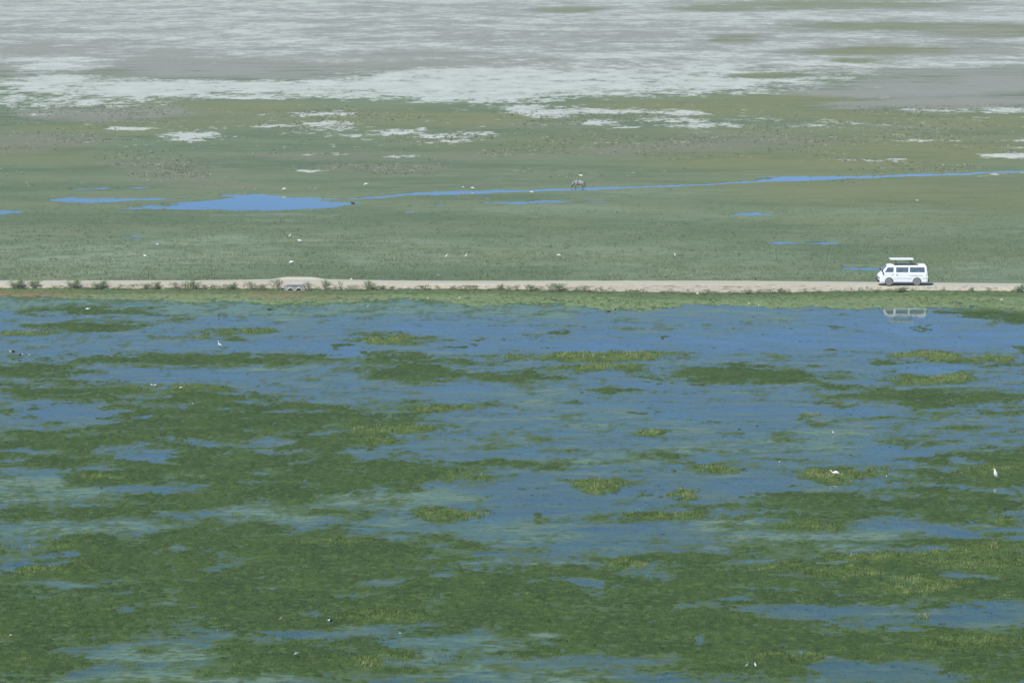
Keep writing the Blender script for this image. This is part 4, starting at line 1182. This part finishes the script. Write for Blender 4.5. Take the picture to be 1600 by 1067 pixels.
# ---------------------------------------------------------------- pale stones on the road edge
STONE = simple("pale_stone", (.62, .62, .58), .9, .2, 9)
def stone(px, py, z, size, label):
    rg = random.Random(int(px))
    bm = bmesh.new(); bmesh.ops.create_icosphere(bm, subdivisions=2, radius=1)
    for v in bm.verts:
        k = 1 + rg.uniform(-.16, .16)
        v.co = Vector((v.co.x * size * k, v.co.y * size * .8 * k, v.co.z * size * .62 * k))
    X, Y, _ = at(px, py, z)
    o = bm_obj("stone", bm, STONE)
    o.location = (float(X), float(Y), z + size * .3)
    tag(o, label, "stone", "pale stones along the road")
stone(549, 437.0, ROAD_Z, .13, "pale stone on the road's far edge right of the culvert")
stone(1090, 459.5, .10, .15, "larger pale stone at the foot of the bank, right of centre")
stone(1089, 453, .30, .08, "small pale stone partway up the bank, right of centre")
stone(1209, 451, .32, .11, "pale stone beside the little dark shrub on the bank")

# ---------------------------------------------------------------- birds
FEATHER = simple("white_feathers", (.82, .83, .80), .7, .04, 14)
CREAM = simple("cream_feathers", (.66, .66, .52), .7, .08, 14)
TAN = simple("grey_tan_feathers", (.42, .42, .34), .75, .15, 14)
DARK = simple("black_feathers", (.020, .024, .028), .5, .2, 14)
BEAK = simple("yellow_beak", (.55, .38, .06), .5)
GREYBEAK = simple("grey_beak", (.08, .08, .08), .5)
LEGM = simple("dark_bird_leg", (.04, .04, .035), .7)

POSES = {  # spine tail to crown in a side view facing -x, unit standing height 1: (x, z, radius)
    'tall': [(.30, .34, .015), (.24, .38, .05), (.13, .45, .105), (.02, .52, .125), (-.07, .58, .095), (-.11, .65, .050), (-.10, .74, .036), (-.10, .83, .033), (-.12, .90, .036), (-.15, .945, .040), (-.19, .95, .030), (-.215, .945, .012)],
    'forage': [(.42, .42, .015), (.34, .46, .06), (.20, .52, .14), (.04, .55, .165), (-.10, .53, .12), (-.20, .50, .062), (-.28, .56, .045), (-.35, .65, .042), (-.40, .71, .046), (-.45, .73, .046), (-.50, .72, .030), (-.52, .715, .012)],
    'hunch': [(.16, .16, .015), (.15, .24, .06), (.10, .38, .14), (.04, .52, .165), (0, .64, .15), (-.02, .74, .11), (-.03, .82, .085), (-.05, .88, .075), (-.08, .93, .065), (-.12, .94, .045), (-.155, .93, .015)],
    'crouch': [(.50, .36, .02), (.40, .42, .09), (.22, .52, .20), (.02, .58, .23), (-.16, .58, .18), (-.27, .60, .09), (-.33, .66, .065), (-.38, .72, .062), (-.44, .73, .055), (-.49, .72, .02)],
    'swim': [(.52, .16, .02), (.42, .12, .08), (.24, .08, .19), (0, .08, .23), (-.20, .10, .17), (-.30, .18, .08), (-.33, .30, .055), (-.36, .40, .06), (-.42, .44, .062), (-.49, .43, .03), (-.51, .43, .012)],
}
def bird_mesh(pose, mat, rump=None):
    bm = bmesh.new()
    pts = POSES[pose]
    n = 10; rings = []
    for i, (x, z, r) in enumerate(pts):
        a = Vector((pts[min(i + 1, len(pts) - 1)][0] - pts[max(i - 1, 0)][0], 0, pts[min(i + 1, len(pts) - 1)][1] - pts[max(i - 1, 0)][1])).normalized()
        u = Vector((-a.z, 0, a.x)); s = Vector((0, 1, 0))
        rings.append([bm.verts.new(Vector((x, 0, z)) + (u * math.cos(t) + s * math.sin(t) * .82) * r) for t in [2 * math.pi * k / n for k in range(n)]])
    for a, b in zip(rings, rings[1:]):
        for k in range(n):
            bm.faces.new((a[k], a[(k + 1) % n], b[(k + 1) % n], b[k]))
    bm.faces.new(rings[0][::-1]); bm.faces.new(rings[-1])
    bmesh.ops.recalc_face_normals(bm, faces=bm.faces)
    o = bm_obj("body", bm, mat, None, True)
    s = o.modifiers.new("sub", 'SUBSURF'); s.levels = 1; s.render_levels = 1
    bpy.context.view_layer.update()
    return bake(o)

def bird_proto(name, pose, mat, beak=BEAK, legs=True, wing=None):
    root = empty(name, (0, 0, 0))
    b = bird_mesh(pose, mat); b.parent = root
    hx, hz, _ = POSES[pose][-1]
    tubes("beak", [([(hx + .012, 0, hz), (hx - .10, 0, hz - .03)], [.016, .004])], beak, root, 6)
    if legs:
        bx, bz = {'tall': (.06, .45), 'forage': (.08, .45), 'hunch': (.08, .30), 'crouch': (.06, .45)}[pose]
        for s in (-1, 1):
            tubes("leg", [([(bx, s * .05, bz), (bx + .03, s * .05, bz * .5), (bx, s * .05, -.12)], [.016, .011, .011])], LEGM, root, 5)
    if wing:   # folded wings of another colour
        x, z, r = POSES[pose][3]
        for s in (-1, 1):
            bm = bmesh.new()
            bmesh.ops.create_uvsphere(bm, u_segments=12, v_segments=8, radius=1)
            for v in bm.verts:
                v.co = Vector((x + .10 + v.co.x * r * 1.6, s * r * .62 + v.co.y * r * .26, z + .02 + v.co.z * r * .75 - v.co.x * r * .35))
            bm_obj("wing", bm, wing, root, True)
    return root

EGR = "white egrets and pale birds in the marsh"; WAD = "dark wading birds in the marsh"
BIRDS = [  # px, py of the feet, height px, proto, heading (degrees, 0 = facing left), label
    (343, 545.5, 12, 'egret_tall', 10, "tall white egret standing upright in blue water, left part of the marsh", EGR),
    (1305, 748, 11, 'egret_forage', 0, "white egret leaning forward beside a green mat, right part of the marsh", EGR),
    (1555, 752, 17, 'egret_hunch', 20, "white egret standing hunched on plants near the right border", EGR),
    (137, 488, 5.5, 'egret_forage', 170, "small white egret near the left bank with its neck stretched right", EGR),
    (1167, 1045, 9, 'tan_tall', 180, "pale slim bird with raised neck, one of a pair at the bottom", EGR),
    (1180, 1046, 8, 'egret_hunch', 0, "stout white bird beside a slimmer one at the bottom", EGR),
    (438.5, 971.5, 7, 'tan_tall', 180, "greyish tan bird standing on dark plants left of a black one", EGR),
    (515, 978, 9, 'dark_wing', 60, "black and white bird on dark plants by a blue channel, lower left", WAD),
    (568, 1037, 5, 'egret_hunch', 90, "tiny white bird low on dark plants at the bottom, left of centre", EGR),
    (463, 1028, 6, 'tan_crouch', 200, "faint greyish bird among dark plants below the blue channel", EGR),
    (19, 555, 7, 'dark_wing', 30, "black and white bird at the far left border", WAD),
    (32, 559, 6, 'dark_wing', 190, "dark bird with white flank just right of another at left", WAD),
    (46, 557, 4, 'tan_crouch', 0, "small tan bird right of the two dark birds at left", EGR),
    (422, 488, 6, 'dark_crouch', 180, "black bird wading in grey green shallows below the culvert", WAD),
    (342, 496, 4, 'dark_crouch', 0, "small dark bird in the water above the tall egret", WAD),
    (950, 487, 4.5, 'dark_swim', 0, "dark duck on blue water, left one of the pair below the bank", WAD),
    (960.5, 486.5, 4.5, 'dark_wing', 0, "dark bird with a white patch, right one of the pair below the bank", WAD),
    (68, 471, 3.5, 'dark_crouch', 180, "tiny dark bird at the green water edge near the left border", WAD),
    (575, 481, 5, 'egret_tall', 200, "tiny white bird alone in the grey green shallows below the bank", EGR),
    (237, 604, 4.5, 'cream_crouch', 0, "cream bird resting on bright plants, left one of a close pair", EGR),
    (242.5, 604.5, 4.5, 'cream_crouch', 180, "cream bird resting on bright plants, right one of a close pair", EGR),
    (282.5, 611, 5, 'egret_forage', 180, "small white bird right of the cream pair", EGR),
    (301, 632, 3.5, 'egret_hunch', 0, "tiny white bird on dark plants below the cream pair", EGR),
    (323, 656.5, 3.5, 'tan_tall', 0, "tiny pale bird on the dark mass in the left middle", EGR),
    (214, 636, 3, 'dark_swim', 0, "small black bird floating on a blue pool in the left middle", WAD),
    (146, 718, 3.5, 'dark_swim', 180, "small dark bird at the corner of the triangular pool", WAD),
    (158, 765, 5, 'dark_crouch', 0, "dark bird on a plant clump in teal water at lower left", WAD),
    (597, 1000, 4.5, 'dark_crouch', 90, "small dark bird on plants right of the blue channel", WAD),
    (625, 991, 3.5, 'cream_crouch', 0, "flat pale bird at the water edge in the lower middle", EGR),
    (17, 995, 5, 'tan_crouch', 180, "pale greyish bird on dark plants in the lower left corner", EGR),
    (1301.5, 679, 6, 'egret_tall', 0, "slim white bird in blue water above the leaning egret", EGR),
    (1250, 681, 5, 'tan_tall', 0, "faint slim pale bird in water left of the slim white one", EGR),
    (1218, 724, 5, 'egret_tall', 180, "tiny pale bird in grey green water left of the leaning egret", EGR),
    (1385, 746, 4, 'egret_hunch', 0, "tiny pale bird right of the leaning egret", EGR),
    (1155, 671, 3, 'dark_swim', 0, "tiny dark bird floating in the middle right water, nearest the centre", WAD),
    (1183, 666, 3, 'dark_swim', 180, "tiny dark bird floating in the middle right water, further right", WAD),
    (1054, 736, 3, 'dark_swim', 0, "small dark bird above the bright clump in the middle water", WAD),
    (909, 613.5, 3, 'dark_swim', 0, "small dark bird on open water below the long bright mat", WAD),
    (1483, 620, 3.5, 'dark_crouch', 180, "dark bird on the green mat at the right", WAD),
    (1170, 477.5, 3.5, 'cream_crouch', 0, "cream bird at the grassy bank, left of a whiter one", EGR),
    (1185.5, 479.5, 4, 'egret_hunch', 0, "white bird at the grassy bank edge right of a cream one", EGR),
    (1109, 472, 3.5, 'dark_crouch', 0, "dark bird at the grassy bank, left one of two", WAD),
    (1119, 472.5, 3.5, 'dark_crouch', 180, "dark bird at the grassy bank, right one of two", WAD),
    (668, 468.5, 3.5, 'cream_crouch', 0, "cream bird on the bank edge near the middle, left of another", EGR),
    (718, 468.5, 3.5, 'cream_crouch', 180, "cream bird on the bank edge near the middle, right of another", EGR),
    (1565, 471, 3.5, 'egret_crouch', 180, "white bird on the bank grass near the right border", EGR),
    # beyond the road
    (453.2, 373.5, 6.5, 'egret_tall', 180, "upright white egret in the meadow above the culvert", EGR),
    (468, 381.5, 4.6, 'egret_crouch', 0, "white egret bent low, right below the upright one", EGR),
    (455.5, 415, 5.2, 'egret_crouch', 180, "white egret bent low just behind the culvert", EGR),
    (226.5, 404.5, 4, 'egret_crouch', 0, "lone white bird in the pale meadow at the left", EGR),
    (697.5, 406, 6.5, 'egret_tall', 180, "left one of two upright egrets in the middle meadow", EGR),
    (728.5, 405, 6.5, 'egret_tall', 190, "right one of two upright egrets in the middle meadow", EGR),
    (873, 405, 5, 'cream_crouch', 0, "cream egret crouched in the meadow right of the upright pair", EGR),
    (1054.5, 403, 5, 'egret_hunch', 0, "tilted white egret in the meadow beyond the right road", EGR),
    (1180.5, 439, 5, 'dark_hunch', 0, "black bird standing on the far road edge left of the van", WAD),
    (1433, 317, 3, 'cream_crouch', 0, "pale bird in the meadow above the van", EGR),
    (572, 293.5, 5, 'cream_crouch', 180, "cream bird above the right end of the big pool", EGR),
    (444, 301.5, 5, 'cream_crouch', 160, "cream bird on grass just above the big pool", EGR),
    (738.5, 297.5, 4, 'egret_crouch', 0, "white bird on the stream bank in the middle", EGR),
    (723.5, 296.5, 3, 'cream_crouch', 0, "faint pale bird left of the white stream bank bird", EGR),
    (831, 305.5, 4.5, 'cream_crouch', 0, "pale bird just below the stream left of the wildebeest", EGR),
    (907.5, 280.5, 5, 'cream_crouch', 0, "cream bird on the grass directly behind the wildebeest", EGR),
    (246, 386, 3, 'egret_crouch', 0, "tiny white bird by the small pool in the left meadow", EGR),
    (551, 318, 3, 'dark_swim', 0, "dark bird swimming at the right tip of the big pool", WAD),
]
BP = {
    'egret_tall': bird_proto("egret", 'tall', FEATHER), 'egret_forage': bird_proto("egret", 'forage', FEATHER), 'egret_hunch': bird_proto("egret", 'hunch', FEATHER), 'egret_crouch': bird_proto("egret", 'crouch', FEATHER),
    'tan_tall': bird_proto("heron", 'tall', TAN), 'tan_crouch': bird_proto("heron", 'crouch', TAN), 'cream_crouch': bird_proto("egret", 'crouch', CREAM),
    'dark_wing': bird_proto("wading_bird", 'crouch', FEATHER, GREYBEAK, True, DARK), 'dark_crouch': bird_proto("wading_bird", 'crouch', DARK, GREYBEAK), 'dark_hunch': bird_proto("wading_bird", 'hunch', DARK, GREYBEAK), 'dark_swim': bird_proto("duck", 'swim', DARK, GREYBEAK, False),
}
def place_birds():
    used = set()
    px = np.array([b[0] for b in BIRDS], float); py = np.array([b[1] for b in BIRDS], float)
    X, Y, D = at(px, py)
    h, _, _ = fields(X, Y)
    for i, (bx, by, hp, k, rz, lab, grp) in enumerate(BIRDS):
        o = BP[k] if k not in used else copy_tree(BP[k])
        used.add(k)
        z = max(0.0, float(h[i]))
        x, y = float(X[i]), float(Y[i])
        if k == 'dark_hunch':
            z = ROAD_Z; x, y, _ = (float(t) for t in at(bx, by, z))
        s = (1.25 if by < 440 else 1.1 if hp > 5.2 else .92) * hp * float(D[i]) / F / {'tall': .95, 'forage': .72, 'hunch': .95, 'crouch': .78, 'swim': .5, 'wing': .78}[k.split('_')[1]]
        o.location = (x, y, z)
        o.scale = (s, s, s)
        o.rotation_euler.z = R(rz)
        tag(o, lab, {'heron': 'heron', 'egret': 'egret', 'duck': 'duck'}.get(o.name.split('.')[0], 'wading bird'), grp)
place_birds()

# ---------------------------------------------------------------- the wildebeest at the stream
def build_wildebeest():
    m = NT("wildebeest_hide")
    tc = m.n("TexCoord").outputs["Object"]
    sx = m.n("SeparateXYZ"); m.set(sx.inputs[0], tc)
    n = m.noise(tc, 7, 3, .6)
    v = m.n("VectorMath", operation='MULTIPLY'); m.set(v.inputs[0], tc); v.inputs[1].default_value = (9, 1.2, 1.2)
    st = m.noise(v.outputs[0], 1.0, 3, .6)
    c = m.mix(m.step(n, .3, .7), (.24, .235, .215), (.37, .36, .33))
    c = m.mix(m.math('MULTIPLY', m.step(st, .5, .62), m.math('SUBTRACT', 1.0, m.step(sx.outputs[0], -.05, .25))), c, (.07, .068, .065))
    rump = m.math('MULTIPLY', m.step(sx.outputs[0], .10, .45), m.step(sx.outputs[2], .75, 1.0))
    c = m.mix(rump, c, (.42, .41, .36))
    c = m.mix(m.math('SUBTRACT', 1.0, m.step(sx.outputs[2], .35, .62)), c, (.13, .12, .105))
    hide = m.done(m.principled(c, .8).outputs[0])
    black = simple("wildebeest_dark_hair", (.025, .024, .023), .8, .2, 20)
    pale = simple("wildebeest_beard", (.50, .48, .42), .85, .12, 20)
    horn = simple("horn", (.07, .065, .06), .4, .1, 10)
    X, Y, _ = at(904, 295.2, .0)
    root = empty("wildebeest", (float(X), float(Y) + .25, .02), R(4))
    tag(root, "grey wildebeest with pale rump drinking head down at the stream", "wildebeest")
    J, E = [], []
    def j(x, y, z, r):
        J.append((x, y, z * .92, (r[0] * 1.3, r[1] * 1.3) if isinstance(r, tuple) else r * 1.35)); return len(J) - 1
    def e(*i):
        E.extend(zip(i, i[1:]))
    belly = j(.05, 0, .90, (.25, .30)); loin = j(.40, 0, .97, (.22, .26)); rump_ = j(.66, 0, .99, (.20, .22)); tail = j(.80, 0, .98, (.09, .10))
    rib = j(-.25, 0, .94, (.25, .34)); shoulder = j(-.48, 0, 1.02, (.21, .31)); wither = j(-.60, 0, 1.05, (.15, .22))
    neck1 = j(-.80, 0, .90, (.12, .19)); neck2 = j(-.96, 0, .70, (.10, .15)); poll = j(-1.06, 0, .55, (.10, .12)); face = j(-1.10, 0, .38, (.075, .09)); muz = j(-1.12, 0, .20, (.070, .075)); tip = j(-1.13, 0, .12, (.055, .055))
    e(belly, loin, rump_, tail); e(belly, rib, shoulder, wither, neck1, neck2, poll, face, muz, tip)
    for s in (-1, 1):
        sh = j(-.50, s * .15, .78, .105); el = j(-.44, s * .15, .60, .075); kn = j(-.50 + .04 * s, s * .14, .34, .045); fe = j(-.48 + .07 * s, s * .14, .09, .034); ho = j(-.51 + .07 * s, s * .14, .03, .044)
        e(shoulder, sh, el, kn, fe, ho)
        hp = j(.62, s * .14, .80, .15); st_ = j(.52, s * .15, .58, .085); hk = j(.72 + .05 * s, s * .14, .40, .050); ff = j(.68 + .06 * s, s * .14, .10, .034); hh = j(.65 + .06 * s, s * .14, .03, .044)
        e(rump_, hp, st_, hk, ff, hh)
        er = j(-1.0, s * .17, .56, (.03, .045)); e(poll, er)
    skinned("body", J, E, hide, root, 0, 2)
    for s in (-1, 1):
        tubes("horn", [([(-1.06, s * .05, .60), (-1.05, s * .20, .54), (-1.08, s * .30, .60), (-1.12, s * .28, .72), (-1.13, s * .22, .78)], [.045, .040, .032, .02, .006])], horn, root, 8)
        bm = bmesh.new(); bmesh.ops.create_uvsphere(bm, u_segments=8, v_segments=6, radius=.02, matrix=Matrix.Translation((-1.12, s * .095, .46)))
        bm_obj("eye", bm, black, root, True)
    # mane, beard and tail: strands of hair
    rg = random.Random(4)
    def strands(name, src, n, dz, mat_, wid=.018):
        lst = []
        for k in range(n):
            a, b = src
            t = rg.random(); p = Vector(a).lerp(Vector(b), t) + Vector((rg.uniform(-.02, .02), rg.uniform(-.05, .05), 0))
            lst.append(([p, p + Vector((rg.uniform(-.05, .05), rg.uniform(-.06, .06), dz * .5)), p + Vector((rg.uniform(-.08, .08), rg.uniform(-.08, .08), dz))], [wid, wid * .8, wid * .2]))
        tubes(name, lst, mat_, root, 5)
    strands("mane", ((-.55, 0, 1.22), (-1.0, 0, .80)), 46, -.02, black, .03)
    strands("beard", ((-.72, 0, .70), (-1.02, 0, .48)), 40, -.22, pale)
    tl = []
    for k in range(14):
        o = Vector((rg.uniform(-.03, .03), rg.uniform(-.03, .03), 0))
        tl.append(([Vector((.86, 0, 1.02)) + o * .3, Vector((.98, 0, .80)) + o, Vector((1.03, 0, .52)) + o * 1.6, Vector((1.05, 0, .26)) + o * 2], [.03, .028, .03, .008]))
    tubes("tail", tl, black, root, 5)
    root.scale = (.80, .86, .84)
build_wildebeest()

# ---------------------------------------------------------------- dust hanging behind the van
def build_dust():
    m = bpy.data.materials.new("road_dust")
    m.use_nodes = True
    t = m.node_tree; t.nodes.clear()
    out = t.nodes.new("ShaderNodeOutputMaterial")
    pv = t.nodes.new("ShaderNodeVolumePrincipled")
    pv.inputs["Color"].default_value = (.90, .93, .93, 1)
    tc = t.nodes.new("ShaderNodeTexCoord")
    ln = t.nodes.new("ShaderNodeVectorMath"); ln.operation = 'LENGTH'
    t.links.new(tc.outputs["Object"], ln.inputs[0])
    mr = t.nodes.new("ShaderNodeMapRange"); mr.interpolation_type = 'SMOOTHSTEP'
    mr.inputs[1].default_value = 1.0; mr.inputs[2].default_value = .15
    mr.inputs[3].default_value = 0.0; mr.inputs[4].default_value = .055
    t.links.new(ln.outputs["Value"], mr.inputs[0])
    nz = t.nodes.new("ShaderNodeTexNoise"); nz.inputs["Scale"].default_value = 3.0
    t.links.new(tc.outputs["Object"], nz.inputs["Vector"])
    mu = t.nodes.new("ShaderNodeMath"); mu.operation = 'MULTIPLY'
    t.links.new(mr.outputs[0], mu.inputs[0]); t.links.new(nz.outputs["Fac"], mu.inputs[1])
    t.links.new(mu.outputs[0], pv.inputs["Density"])
    t.links.new(pv.outputs[0], out.inputs[1])
    X, Y, _ = at(1540, 441, ROAD_Z)
    bm = bmesh.new()
    bmesh.ops.create_icosphere(bm, subdivisions=3, radius=1)
    o = bm_obj("dust", bm, m)
    o.location = (float(X), float(Y) + .6, ROAD_Z + .8)
    o.scale = (6.3, 2.6, 1.7)
    tag(o, "faint dust hanging over the road behind the van", "dust", kind='stuff')
build_dust()
